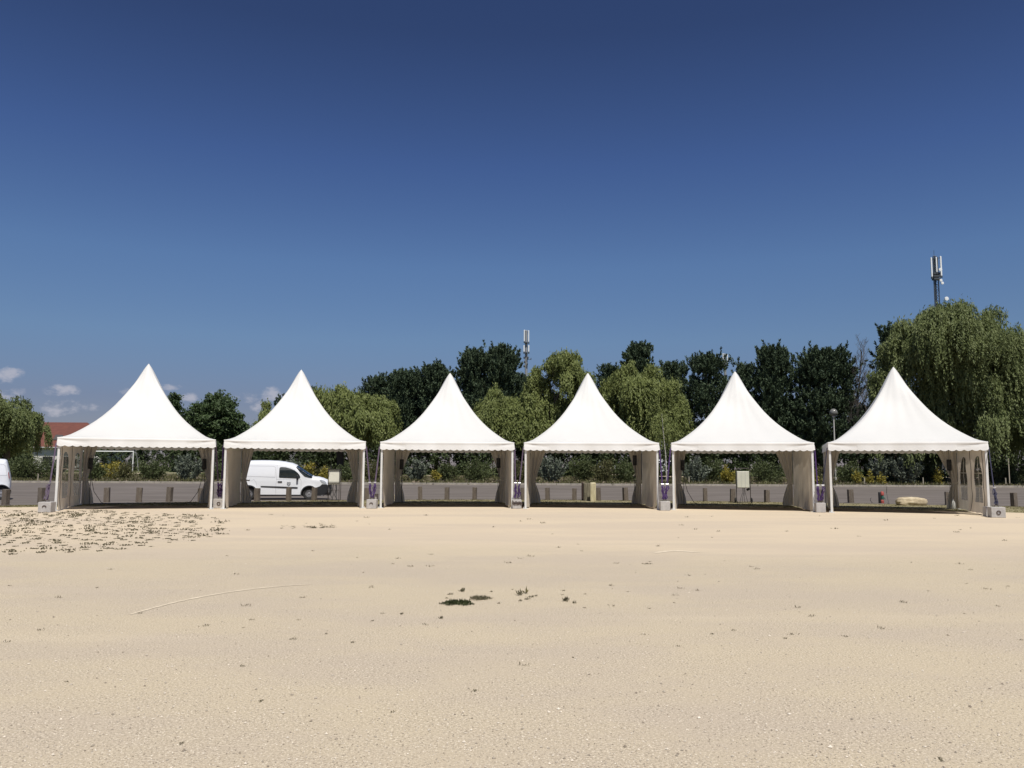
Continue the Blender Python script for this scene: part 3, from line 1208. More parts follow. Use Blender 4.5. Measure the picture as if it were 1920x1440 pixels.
def make_van(label, loc, rz, group):
    t = thing('van', label, 'van', loc, rz, group)
    v, f = tri2d(outl, (), .075, .05)
    b = MB()
    for s in (-1, 1):
        b.add([(x, s * WS(x, z), z) for x, z in v], [q if s < 0 else q[::-1] for q in f])
    # cross strips following the top line
    dl = []
    for i in range(len(topl) - 1):
        a, c = topl[i], topl[i + 1]
        k_ = max(1, int(math.hypot(c[0] - a[0], c[1] - a[1]) / .05 + .999))
        for j in range(k_):
            dl.append((a[0] + (c[0] - a[0]) * j / k_, a[1] + (c[1] - a[1]) * j / k_))
    dl.append(topl[-1])

    def cross(lo, hi, off, name, mm, parent, inset=0.0, bulges=None):
        n = 12
        V, F = [], []
        sel = [i for i in range(len(dl)) if lo <= i <= hi]
        for i in sel:
            x, z = dl[i]
            a, c = dl[max(0, i - 1)], dl[min(len(dl) - 1, i + 1)]
            dx, dz = c[0] - a[0], c[1] - a[1]
            L_ = math.hypot(dx, dz)
            nx, nz_ = -dz / L_, dx / L_
            w = WS(x, z) - inset
            bul = .035 * max(0, nz_) + .10 * max(0, nx) + .03 * max(0, -nx)
            for j in range(n + 1):
                q = -1 + 2 * j / n
                e = bul * (1 - q * q) + off
                V.append((x + nx * e, q * w, z + nz_ * e))
        for i in range(len(sel) - 1):
            for j in range(n):
                F.append((i * (n + 1) + j, i * (n + 1) + j + 1, (i + 1) * (n + 1) + j + 1, (i + 1) * (n + 1) + j))
        if parent is None:
            return V, [q[::-1] for q in F]
        return link(name, V, [q[::-1] for q in F], mm, parent, True)
    V, F = cross(0, len(dl) - 1, 0, '', None, None)
    b.add(V, F)
    bm = bmesh.new()
    me = bpy.data.meshes.new('body')
    me.from_pydata(b.V, [], b.F)
    bm.from_mesh(me)
    bmesh.ops.remove_doubles(bm, verts=bm.verts, dist=.004)
    bmesh.ops.recalc_face_normals(bm, faces=bm.faces)
    bm.to_mesh(me)
    bm.free()
    me.materials.append(white_paint)
    me.polygons.foreach_set('use_smooth', [True] * len(me.polygons))
    body = bpy.data.objects.new('body', me)
    COL.objects.link(body)
    body.parent = t
    b = MB()
    b.box((1.95, 0, .40), (3.4, 1.30, .40))
    b.box((1.95, 0, .22), (3.5, 1.1, .1))
    b.build('underbody', plastic_m, t)

    def idx(cx_, cy_):
        X, Z = (cx_ - 175) * KS, (830 - cy_) * KS
        return min(range(len(dl)), key=lambda i: math.hypot(dl[i][0] - X, dl[i][1] - Z))
    cross(idx(1100, 237), idx(1385, 421), .006, 'windscreen', glass_m, t, -.03)
    cross(idx(1658, 545), len(dl) - 1, .008, 'front_bumper', plastic_m, t, -.004)
    cross(idx(232, 250), idx(196, 390), .006, 'rear_window', glass_m, t, .14)
    cross(idx(173, 610), idx(178, 700), .010, 'rear_bumper', plastic_m, t, -.004)
    # side glazing of the windscreen edge
    for s in (-1, 1):
        patch(C([(1090, 240), (1165, 287), (1240, 338), (1320, 390), (1392, 430), (1370, 440), (1250, 412), (1165, 330)]), .02, .03, sides=(s,)).build('windscreen_edge', glass_m, t, True)
    win = C([(810, 275), (822, 254), (850, 250), (915, 253), (1000, 275), (1075, 308), (1130, 350), (1165, 395), (1178, 430), (1160, 456), (1000, 448), (820, 440), (808, 425)])
    for s in (-1, 1):
        patch(win, .007, .05, sides=(s,)).build('side_window', glass_m, t, True)
    for s in (-1, 1):
        patch(C([(1440, 628), (1460, 612), (1520, 590), (1560, 552), (1640, 556), (1664, 570), (1674, 640), (1674, 700), (1660, 740), (1480, 752), (1465, 690)]), .008, .06, sides=(s,)).build('bumper_side', plastic_m, t, True)
    for s in (-1, 1):
        patch(C([(1512, 476), (1545, 472), (1600, 492), (1632, 520), (1638, 546), (1600, 546), (1550, 530)]), .008, .04, sides=(s,)).build('headlight', lamp_m, t, True)
    for s in (-1, 1):
        patch(C([(204, 372), (212, 350), (215, 380), (205, 440), (194, 480), (190, 450)]), .006, .04, sides=(s,)).build('tail_light', red_l, t, True)
    for s in (-1, 1):
        patch(C([(500, 583), (820, 592), (1138, 604), (1136, 628), (820, 617), (505, 602)]), .018, .05, sides=(s,)).build('side_moulding', plastic_m, t)
    for s in (-1, 1):
        patch(C([(448, 735), (1195, 738), (1195, 752), (448, 750)]), .006, .05, sides=(s,)).build('sill', plastic_m, t)
    for (cx_, cy_) in ((305, 716), (1337, 722)):
        pa = C(arcp(cx_, cy_, 138, -10, 190, 20))
        for s in (-1, 1):
            ar = MB()
            line_patch(ar, pa, .05, .006, s)
            bm_ = bmesh.new()
            vs_ = [bm_.verts.new(v_) for v_ in ar.V]
            for f_ in ar.F:
                bm_.faces.new([vs_[i_] for i_ in f_])
            bmesh.ops.remove_doubles(bm_, verts=bm_.verts, dist=.02)
            me_ = bpy.data.meshes.new('wheel_arch_trim')
            bm_.to_mesh(me_)
            bm_.free()
            me_.materials.append(plastic_m)
            o_ = bpy.data.objects.new('wheel_arch_trim', me_)
            COL.objects.link(o_)
            o_.parent = t
    sm = MB()
    for s in (-1, 1):
        line_patch(sm, C([(290, 232), (700, 236), (738, 250), (745, 300), (742, 430), (600, 425), (230, 412), (240, 350), (262, 250)]), .011, .003, s, True)
        line_patch(sm, C([(770, 205), (768, 430), (760, 600), (765, 745)]), .010, .003, s)
        line_patch(sm, C([(1195, 470), (1195, 600), (1180, 740)]), .010, .003, s)
        line_patch(sm, C([(770, 470), (800, 466), (1100, 475), (1195, 470)]), .008, .003, s)
        line_patch(sm, C([(330, 500), (380, 470), (420, 520), (440, 600)]), .008, .003, s)
    sm.build('panel_seam', seamv_m, t)
    for s in (-1, 1):
        x, z = C([(828, 508)])[0]
        b = MB()
        b.box((x, s * (WS(x, z) + .02), z), (.20, .035, .045), bev=.01)
        b.build('door_handle', plastic_m, t, True)
        x, z = C([(1130, 440)])[0]
        b = MB()
        b.box((x, s * (WS(x, z) + .10), z + .04), (.09, .15, .20), bev=.035)
        b.box((x - .01, s * (WS(x, z) + .03), z - .07), (.08, .10, .08), bev=.02)
        b.build('wing_mirror', plastic_m, t, True)
    cr = patch(C([(950, 517), (1011, 517), (1012, 560), (1000, 578), (980, 588), (962, 578), (949, 560)]), .005, .03, (-1,)).build('crest_emblem', crest_m, t)
    cr2 = MB()
    for q in (C([(960, 527), (976, 527), (976, 545), (960, 545)]), C([(984, 527), (1001, 527), (1001, 545), (984, 545)]), C([(966, 552), (996, 552), (990, 570), (980, 576), (970, 570)])):
        pb = patch(q, .007, .03, (-1,))
        cr2.add(pb.V, pb.F)
    cr2.build('crest_quarters', crest2_m, cr)
    for (cx_, cy_) in ((302, 718), (1337, 722)):
        x = (cx_ - 175) * KS
        for s in (-1, 1):
            w_ = bpy.data.objects.new('wheel', None)
            COL.objects.link(w_)
            w_.parent = t
            w_.location = (x, s * .70, .298)
            M = Matrix.Rotation(R(90) * (1 if s < 0 else -1), 4, 'X')
            b = MB()
            b.lathe([(.15, -.09), (.27, -.10), (.297, -.07), (.30, 0), (.297, .07), (.275, .098), (.20, .094), (.168, .080), (.160, .05)], M, 36)
            b.build('tyre', tyre_m, w_, True)
            b = MB()
            b.lathe([(.170, .082), (.164, .07), (.155, .045), (.142, .04), (.132, .062), (.118, .066), (.098, .03), (.070, .025), (.060, .055), (.04, .06), (.0, .06)], M, 36)
            b.build('rim', rim_m, w_, True)
            b = MB()
            for q in range(10):
                a = q * math.pi / 5
                b.lathe([(0, .068), (.012, .068), (.012, .062)], M @ Matrix.Translation((.124 * math.cos(a), .124 * math.sin(a), 0)), 8)
            b.build('vent_holes', tyre_m, w_)
    return t


vgroup = 'white vans'
vp = gr(530, 936.5)
van = make_van('white panel van with a grey crest on its door, seen through the second tent', (0, 0, 0), 0, vgroup)
van.location = (at(453, 900, 38.2).x - .169, 38.2 + .833, 0.008)
van.rotation_euler = (0, 0, .2)
v2 = copy_tree(van)
v2.location = (at(20.5, 900, 37.4).x, 37.4 + .85, 0.008)
v2.rotation_euler = (0, 0, math.pi + .53)
v2['label'] = 'rear end of a white van cropped by the left edge of the photo'
v2.location = (at(20, 900, 37.9).x, 37.9, 0.008)
for (px, Y, rz, lab) in [(1222, 100, 0.1, 'distant white van glimpsed in the gap between the fourth and fifth tents'),
                         (1118, 104, 0.05, 'distant white van mostly hidden by shrubs, seen through the fourth tent')]:
    v3 = copy_tree(van)
    v3.location = (at(px, 870, Y).x, Y, hz(Y) + .02)
    v3.rotation_euler = (0, 0, rz)
    v3['label'] = lab

# ------------------------------------------------------------------ electrical boards, standpipe, stones, jugs
frame_m = mat('dark_brown_frame_steel', (.045, .036, .03), .6)
panel_m = mat('cream_panel', (.82, .80, .70), .5, col2=(.76, .74, .63), vscale=3)
cab_m = mat('pale_green_grey_cabinet', (.66, .66, .56), .5, col2=(.58, .58, .49), vscale=2)
p = gr(625, 938.5)
t = thing('electrical_board', 'cream electrical board on a dark tubular stand in front of the white van', 'electrical board', p, .05)
b = MB()
for x in (-.25, .25):
    b.tube([(x, 0, 0), (x, 0, 1.44)], .014)
for x in (-.28, .28):
    b.tube([(x, .28, 0), (x, .28, 1.42)], .014)
for z in (.62 - .14, .78, .84, 1.38):
    b.tube([(-.28, -.02, z), (.28, -.02, z)], .013)
for z in (.02, 1.42):
    b.tube([(-.28, .28, z), (.28, .28, z)], .013)
    for x in (-.27, .27):
        b.tube([(x, 0, z), (x, .28, z)], .013)
b.tube([(-.34, -.12, .02), (.34, -.12, .02)], .015)
b.build('stand', frame_m, t)
b = MB()
b.box((0, .06, 1.04), (.53, .10, .62), bev=.01)
b.build('panel', panel_m, t)
b = MB()
for x, e in ((-.10, .1), (-.02, -.05), (.08, .12), (.13, .02)):
    b.tube([(x, .02, .74), (x + e * .3, 0, .5), (x - e * .3, -.02, .25), (x + e, -.05, .03), (x + e + .1, -.1, .012)], .017, 6)
b.tube([(-.14, .05, 1.35), (-.13, .05, 1.6), (-.10, -.9, 2.35)], .008, 6)
b.build('cable', cable_m, t, True)

p = gr(1394.5, 943.2)
t = thing('electrical_cabinet', 'pale green grey electrical cabinet on a wheeled trolley behind the fifth tent', 'electrical cabinet', p, -.05)
b = MB()
W2 = .31
pts = [(-W2, 0, .06), (-W2, 0, 1.46)] + [(-W2 + .10 * (1 - math.cos(R(a))), 0, 1.46 + .10 * math.sin(R(a))) for a in (30, 60, 90)]
pts += [(-x, y, z) for x, y, z in pts[::-1]]
b.tube(pts, .018)
b.tube([(-W2, 0, 1.42), (W2, 0, 1.42)], .014)
b.tube([(-W2, 0, .7), (W2, 0, .7)], .014)
for x in (-W2, W2):
    b.tube([(x, 0, .10), (x, -.30, .03)], .014)
b.build('trolley_frame', frame_m, t, True)
b = MB()
b.box((-.035, -.03, 1.06), (.54, .26, .74), bev=.02)
b.build('cabinet', cab_m, t)
b = MB()
for x in (-.125, .055):
    b.box((x, -.163, 1.06), (.008, .004, .70))
b.build('door_seam', seamv_m, t)
for x in (-W2 - .05, W2 + .05):
    b = MB()
    b.lathe([(0, -.03), (.10, -.03), (.12, -.015), (.12, .015), (.10, .03), (0, .03)], Matrix.Translation((x, .02, .12)) @ Matrix.Rotation(R(90), 4, 'Y'), 20)
    b.build('wheel', tyre_m, t, True)
b = MB()
for x, e in ((-.05, -.14), (0, -.1), (.04, .12), (.0, .02)):
    b.tube([(x, -.05, .70), (x + .02, -.05, .5), (x + e * .5, -.07, .3), (x + e, -.1, .02), (x + e - .12, -.14, .012)], .011, 6)
b.build('cable', cable_m, t, True)
b = MB()
b.box((.20, -.06, .62), (.16, .07, .10), ry=-.5, bev=.02)
b.build('plug', black_m, t, True)

p = gr(1653, 944)
t = thing('standpipe', 'small red, green and black water standpipe behind the rightmost tent', 'standpipe', p, 0)
b = MB()
b.box((-.07, .02, .26), (.09, .12, .50), bev=.02)
b.build('backing_post', black_m, t, True)
red_m = mat('faded_red_plastic', (.36, .075, .06), .6)
green_m = mat('dark_green_plastic', (.03, .12, .09), .5)
b = MB()
b.lathe([(0, .0), (.075, .0), (.085, .04), (.08, .14), (.05, .17)], Matrix.Translation((.03, 0, 0)), 16)
b.lathe([(.05, .36), (.08, .38), (.085, .48), (.05, .54), (0, .55)], Matrix.Translation((.04, 0, 0)), 16)
b.build('red_housing', red_m, t, True)
b = MB()
b.lathe([(.055, .165), (.06, .2), (.06, .34), (.055, .365)], Matrix.Translation((.04, 0, 0)), 16)
b.tube([(.04, -.05, .28), (.10, -.09, .26), (.13, -.10, .18)], .02)
b.build('green_valve', green_m, t, True)
b = MB()
b.tube([gr(1667, 945) + Vector((0, 0, .01)), gr(1665, 943) + Vector((0, 0, .15)), gr(1663, 942) + Vector((0, 0, .45)), gr(1664, 943) + Vector((0, 0, .75))], .011, 6)
tag(b.build('cable_end', cable_m, None, True), 'dark cable end sticking up right of the red standpipe', 'cable')
b = MB()
a = gr(1641, 944)
b.tube([a + Vector((.1, 0, .01)), a + Vector((-.08, 0, .012)), a + Vector((-.16, 0, .05)), a + Vector((-.22, 0, .16)), a + Vector((-.20, 0, .24)), a + Vector((-.15, 0, .25))], .012, 6)
tag(b.build('cable_end', cable_m, None, True), 'hooked dark cable end curling off the verge left of the red standpipe', 'cable')


def rock(name, p, size, seed, mm, lab, cat, group=None):
    bm = bmesh.new()
    bmesh.ops.create_icosphere(bm, subdivisions=4, radius=.5)
    rr = random.Random(seed)
    ph = [Vector((rr.uniform(-9, 9), rr.uniform(-9, 9), rr.uniform(-9, 9))) for _ in range(3)]
    from mathutils import noise as mn
    for v in bm.verts:
        q = v.co.normalized()
        k_ = max(abs(q.x), abs(q.y), abs(q.z))
        c = q * (.5 * (.55 + .45 / k_))
        c *= 1 + .16 * mn.noise(q * 1.7 + ph[0]) + .10 * mn.noise(q * 4 + ph[1]) + .05 * mn.noise(q * 9 + ph[2])
        v.co = Vector((c.x * size[0], c.y * size[1], max(-.42, c.z) * size[2] + .42 * size[2]))
    V = [v.co.copy() for v in bm.verts]
    bm.verts.index_update()
    F = [[v.index for v in f.verts] for f in bm.faces]
    bm.free()
    o = link(name, V, F, mm, None, smooth='all')
    o.location = p
    return tag(o, lab, cat, group)


stone_m = mat('pale_limestone', (.56, .48, .33), .9, col2=(.36, .29, .19), vscale=3.5, bump=.8, bscale=8)
rock('boulder', gr(1715, 948) + Vector((0, .3, -.02)), (1.28, .6, .40), 3, stone_m, 'long pale limestone boulder on the verge behind the rightmost tent', 'boulder')
rock('boulder', gr(743, 937) + Vector((0, .1, -.02)), (.24, .22, .30), 8, stone_m, 'small pale yellowish stone by the left curtain of the third tent', 'boulder')
jug_m = mat('white_plastic', (.74, .74, .72), .4)
for (px, py, h, lab) in [(1781.5, 952, .30, 'lower white plastic jug by the rear right curtain of the rightmost tent'),
                         (1788.5, 955, .40, 'taller white plastic jug by the rear right curtain of the rightmost tent'),
                         (97, 957, .12, 'small crumpled white plastic bag at the foot of the leftmost tent leg')]:
    o = MB().lathe([(0, 0), (.07, 0), (.085, .02), (.085, h * .55), (.06, h * .75), (.025, h * .85), (.025, h), (0, h)], Matrix.Identity(4), 18).build('plastic_jug' if h > .2 else 'plastic_bag', jug_m, None, True)
    o.location = gr(px, py)
    tag(o, lab, 'jug' if h > .2 else 'bag')

# ------------------------------------------------------------------ vegetation generators
bark_m = mat('grey_brown_bark', (.10, .08, .06), .95, col2=(.055, .045, .035), vscale=8, stretch=(3, 3, .5))
FOL = dict(
    willow=mat('willow_leaves', (.125, .158, .045), .6, col2=(.27, .305, .105), vscale=.9, transl=.36, island=.55, spec=.3),
    willow_dull=mat('willow_leaves_dull', (.110, .145, .050), .6, col2=(.235, .270, .110), vscale=.7, transl=.36, island=.55, spec=.3),
    pine=mat('pine_needles', (.040, .064, .036), .7, col2=(.092, .128, .068), vscale=1.2, transl=.06, island=.5, spec=.25),
    broad=mat('dark_broad_leaves', (.034, .060, .022), .6, col2=(.075, .112, .040), vscale=1.0, transl=.15, island=.5, spec=.3),
    hedge=mat('hedge_leaves', (.038, .058, .024), .65, col2=(.090, .116, .050), vscale=.8, transl=.12, island=.5, spec=.25),
    green=mat('green_shrub_leaves', (.050, .070, .026), .6, col2=(.110, .130, .050), vscale=1.6, transl=.2, island=.55, spec=.3),
    olive=mat('olive_shrub_leaves', (.075, .080, .032), .6, col2=(.150, .145, .060), vscale=1.6, transl=.2, island=.55, spec=.3),
    silver=mat('silver_shrub_leaves', (.085, .105, .075), .55, col2=(.195, .222, .165), vscale=2.0, transl=.12, island=.65, spec=.35),
    yellow=mat('yellow_shrub_leaves', (.16, .145, .03), .6, col2=(.42, .35, .06), vscale=2.2, transl=.3, island=.6, spec=.3),
    red=mat('reddish_shrub_leaves', (.13, .055, .03), .6, col2=(.22, .11, .04), vscale=2.2, transl=.25, island=.6, spec=.3),
    bare=mat('bare_twigs', (.11, .10, .09), .9),
    grass=mat('dry_weeds', (.085, .080, .030), .8, col2=(.19, .165, .075), vscale=3, transl=.15, island=.6, spec=.1),
    weed=mat('dark_weeds', (.075, .068, .042), .8, col2=(.15, .135, .085), vscale=6, island=.6, spec=.1),
    weedg=mat('dark_green_weeds', (.022, .032, .012), .8, col2=(.055, .065, .028), vscale=9, island=.6, spec=.1),
    litter=mat('stony_litter', (.30, .25, .19), .9, col2=(.16, .12, .09), vscale=1.5, island=.7, spec=.1),
)
TREES = 'trees beyond the road'


def lobe_world(lobes, Y, deep=1.0):
    out = []
    for i, (px, py, rx, rz) in enumerate(lobes):
        c = at(px, py, Y)
        s = m2(1, Y)
        dy = ((i * 37) % 5 - 2) * .25 * rx * s * deep
        out.append((np.array([c.x, c.y + dy, c.z]), np.array([rx * s, rx * s * .9, rz * s])))
    return out


def trunk(root, base, lobes, r0, seed, m=None, splits=5):
    """tapered trunk and limbs as one mesh in the root's frame"""
    rr = random.Random(seed)
    b = MB()
    o = Vector((0, 0, 0))
    low = min(c[2] - r[2] * .3 for c, r in lobes) - base.z
    top = max(c[2] for c, r in lobes) - base.z
    fork = Vector((rr.uniform(-.3, .3), 0, max(1.2, min(low, top * .45))))
    b.tube([o - Vector((0, 0, .1)), Vector((fork.x * .3, 0, fork.z * .4)), fork], [r0 * 1.25, r0, r0 * .8], 10)
    for c, r in lobes:
        e = Vector((c[0], c[1], c[2])) - base
        mid = fork.lerp(e, .5) + Vector((rr.uniform(-.3, .3), rr.uniform(-.3, .3), -.1 * r[2]))
        b.tube([fork, mid, e], [r0 * .6, r0 * .35, r0 * .12], 7)
        for q in range(splits):
            a = Vector([rr.uniform(-1, 1) for _ in range(3)])
            a.z = abs(a.z) * .8 - .1
            a.normalize()
            tip = e + Vector((a.x * r[0], a.y * r[1], a.z * r[2])) * .85
            s_ = mid.lerp(e, rr.uniform(.1, .9))
            b.tube([s_, s_.lerp(tip, .5) + Vector((0, 0, .15 * r[2])), tip], [r0 * .16, r0 * .09, r0 * .03], 5)
    b.build('trunk', m or bark_m, root)


def in_lobes(P, lobes, k_=1.0):
    ins = np.zeros(len(P), bool)
    for c, r in lobes:
        ins |= (((P - c) / (r * k_)) ** 2).sum(1) < 1
    return ins


def willow(label, lobes_px, Y, strands, seed, bottom_py, mkey='willow', base_px=None, hang=(.9, 2.7), leafL=.125):
    rng = np.random.default_rng(seed)
    lobes = lobe_world(lobes_px, Y)
    bx = base_px if base_px is not None else sum(l[0] for l in lobes_px) / len(lobes_px)
    base = at(bx, 880, Y)
    base.z = hz(Y)
    root = thing('willow_tree', label, 'tree', base, 0, TREES)
    bz = at(bx, bottom_py, Y).z
    vol = np.array([r[0] * r[2] for c, r in lobes])
    cnt = (strands * vol / vol.sum()).astype(int)
    Cs, As, Ns = [], [], []
    for (c, r), n in zip(lobes, cnt):
        # sub-domes that make the crown lumpy
        nd = max(11, int(n / 46))
        dd = unit(rng.normal(size=(nd, 3)))
        dd[:, 2] = np.abs(dd[:, 2]) * 1.0 - .25
        dd[:, 1] -= .15
        dd = unit(dd)
        dom = c + dd * r * rng.uniform(.50, .95, (nd, 1))
        w = rng.integers(0, nd, n)
        off = unit(rng.normal(size=(n, 3)))
        off[:, 2] = np.abs(off[:, 2]) * .9
        rs_ = rng.uniform(.14, .36, nd)[w][:, None] * r.mean()
        start = dom[w] + off * rs_ * (rng.uniform(.6, 1.08, (n, 1)) + (rng.random((n, 1)) < .10) * rng.uniform(0, .45, (n, 1)))
        rise = rng.random(n) ** 3 * .42 + .08
        out = unit(start - c) * np.array([1, 1, .3])
        hl = rng.uniform(.35, 1.0, nd)[w] * rng.uniform(hang[0], hang[1], n)
        hl *= (.35 + .75 * np.clip((1 - (start[:, 2] - c[2]) / r[2]), 0, 1.4))
        floor_ = bz + rng.uniform(0, 1.3, nd)[w] + rng.uniform(-.2, .3, n)
        hl = np.minimum(hl, np.maximum(.25, start[:, 2] - floor_))
        ni = n * 3
        ip = c + unit(rng.normal(size=(ni, 3))) * r * (rng.random((ni, 1)) ** .4) * .68
        ip = ip[ip[:, 2] > bz + .3]
        Cs.append(ip)
        As.append(rng.normal(size=(len(ip), 3)) - np.array([0, 0, .7]))
        Ns.append(unit(ip - c) + np.array([.1, -.4, .8]))
        K = 15
        for k_ in range(K):
            f = (k_ + .5) / K
            spread = np.minimum(1, f * 2.2)
            P = start + out * (spread * .30 * hl.clip(0, 1.2) * (1 - .25 * f))[:, None]
            P[:, 2] += rise * np.sin(np.minimum(1, f * 3) * math.pi) - hl * f ** 1.15
            P += rng.normal(size=(n, 3)) * .045
            sway = .06 * np.sin(f * 5 + start[:, 0] * 3)
            P[:, 0] += sway
            keep = rng.random(n) < (hl / hang[1] * .9 + .42)
            A = rng.normal(size=(n, 3)) * .42
            A[:, 2] -= .85
            A[:, :2] += out[:, :2] * (.6 * (1 - f))
            Cs.append(P[keep])
            As.append(A[keep])
            Ns.append((unit(start - c) + np.array([.1, -.4, .9]))[keep])
    C_ = np.concatenate(Cs) - np.array(base)
    A_ = np.concatenate(As)
    n = len(C_)
    Q = leaves(C_, A_, rng.uniform(.75, 1.35, n) * leafL, rng.uniform(.7, 1.3, n) * leafL * .32, rng, np.concatenate(Ns), .55)
    fastquads('crown', Q, FOL[mkey], root)
    trunk(root, base, lobes, .30, seed)
    return root


def broadtree(label, lobes_px, Y, nclump, seed, mkey='broad', per=34, leafL=.12, cl=.42, name='leafy_tree', base_px=None):
    rng = np.random.default_rng(seed)
    lobes = lobe_world(lobes_px, Y)
    bx = base_px if base_px is not None else sum(l[0] for l in lobes_px) / len(lobes_px)
    base = at(bx, 880, Y)
    base.z = hz(Y)
    root = thing(name, label, 'tree', base, 0, TREES)
    vol = np.array([r[0] * r[2] for c, r in lobes])
    Cs = []
    for (c, r), n in zip(lobes, (nclump * vol / vol.sum()).astype(int)):
        d = unit(rng.normal(size=(n, 3)))
        cc = c + d * r * (rng.random((n, 1)) ** .28) * rng.uniform(.86, 1.06, (n, 1))
        sz = rng.uniform(.6, 1.25, (n, 1, 1)) * cl
        g = unit(rng.normal(size=(n, per, 3))) * (rng.random((n, per, 1)) ** .4) * sz * np.array([1, 1, .75])
        Cs.append((cc[:, None, :] + g).reshape(-1, 3))
    C_ = np.concatenate(Cs) - np.array(base)
    n = len(C_)
    Q = leaves(C_, rng.normal(size=(n, 3)), rng.uniform(.7, 1.3, n) * leafL, rng.uniform(.7, 1.2, n) * leafL * .5, rng, np.tile([[.15, -.35, .9]], (n, 1)), .7)
    fastquads('crown', Q, FOL[mkey], root)
    trunk(root, base, lobes, .22, seed)
    return root


def pine(label, px, top_py, half_px, bot_py, Y, ntuft, seed, shape='dome', lean=0, dens=1.0, extra=()):
    rng = np.random.default_rng(seed)
    s = m2(1, Y)
    top = at(px, top_py + 8, Y)
    bot = at(px, bot_py, Y)
    base = Vector((bot.x, Y, hz(Y)))
    root = thing('pine_tree', label, 'tree', base, 0, TREES)
    H = top.z - bot.z
    RX = half_px * s
    # main branches in whorls, each ending in a plate of upright tufts
    nb = max(14, int(ntuft / 11))
    tt = rng.random(nb) ** .85
    az = rng.uniform(0, 6.283, nb)
    if shape == 'dome':
        rad = RX * np.sqrt(np.clip(1 - (np.clip(tt - .30, 0, 1) / .72) ** 2.2, .02, 1)) * (.75 + .25 * np.minimum(1, tt / .3))
    else:
        rad = RX * np.clip(1.06 - tt, .06, 1) ** .7
    rl = rad * rng.uniform(.45, 1.06, nb)
    zb = bot.z + tt * (H - .3)
    BC = np.stack([top.x + lean * tt + np.cos(az) * rl, Y + np.sin(az) * rl, zb + rng.normal(size=nb) * .15], 1)
    BC = np.concatenate([BC, [[top.x + lean, Y, top.z - .45], [top.x + lean - .25, Y, top.z - .7], [top.x + lean + .3, Y - .2, top.z - .9]]])
    nb = len(BC)
    w = rng.integers(0, nb, ntuft)
    spread = rng.normal(size=(ntuft, 3)) * np.array([.46, .46, .20]) * (.6 + RX / 5.0)
    TP = BC[w] + spread
    hgt = rng.uniform(.40, .85, ntuft)
    outd = np.stack([TP[:, 0] - top.x, TP[:, 1] - Y, np.zeros(ntuft)], 1)
    outd = outd / (RX + .1)
    ax = unit(np.array([0, 0, 1.0]) + outd * .55 + rng.normal(size=(ntuft, 3)) * .22)
    per = 26
    f = rng.random((ntuft, per))
    P = TP[:, None, :] + ax[:, None, :] * (f * hgt[:, None])[:, :, None]
    rd = unit(np.cross(np.broadcast_to(ax[:, None, :], (ntuft, per, 3)), rng.normal(size=(ntuft, per, 3))))
    P = P + rd * (.11 * (1 - .7 * f))[:, :, None]
    A = rd * .9 + ax[:, None, :] * 1.0
    ni = int(ntuft * 5 * dens)
    a_ = rng.uniform(0, 6.283, ni)
    t_ = rng.uniform(.08, .95, ni)
    q_ = np.sqrt(rng.random(ni)) * .75 * RX * (np.sqrt(np.clip(1 - (np.clip(t_ - .3, 0, 1) / .72) ** 2.2, .02, 1)) if shape == 'dome' else np.clip(1.06 - t_, .06, 1) ** .7)
    inner = np.stack([top.x + lean * t_ + np.cos(a_) * q_, Y + np.sin(a_) * q_, bot.z + t_ * (H - .5)], 1)
    P = np.concatenate([P.reshape(-1, 3), inner])
    A = np.concatenate([A.reshape(-1, 3), rng.normal(size=(ni, 3))])
    C_ = P - np.array(base)
    n = len(C_)
    Q = leaves(C_, A, rng.uniform(.8, 1.3, n) * .14, rng.uniform(.7, 1.2, n) * .05, rng)
    fastquads('crown', Q, FOL['pine'], root)
    b = MB()
    tz = top.z - base.z
    b.tube([(0, 0, -.1), (lean * .3 + .05, 0, tz * .4), (lean * .8, 0, tz * .8), (lean, 0, tz - .4)], [.24, .19, .09, .03], 8)
    rr = random.Random(seed)
    for c in BC[::max(1, nb // 26)]:
        e = Vector(c) - base
        zz = max(.5, e.z - rr.uniform(.2, .9))
        b.tube([(lean * zz / tz, 0, zz), (e.x * .5, e.y * .5, (zz + e.z) / 2 - .1), (e.x, e.y, e.z)], [.06, .04, .015], 5)
    b.build('trunk', bark_m, root)
    return root


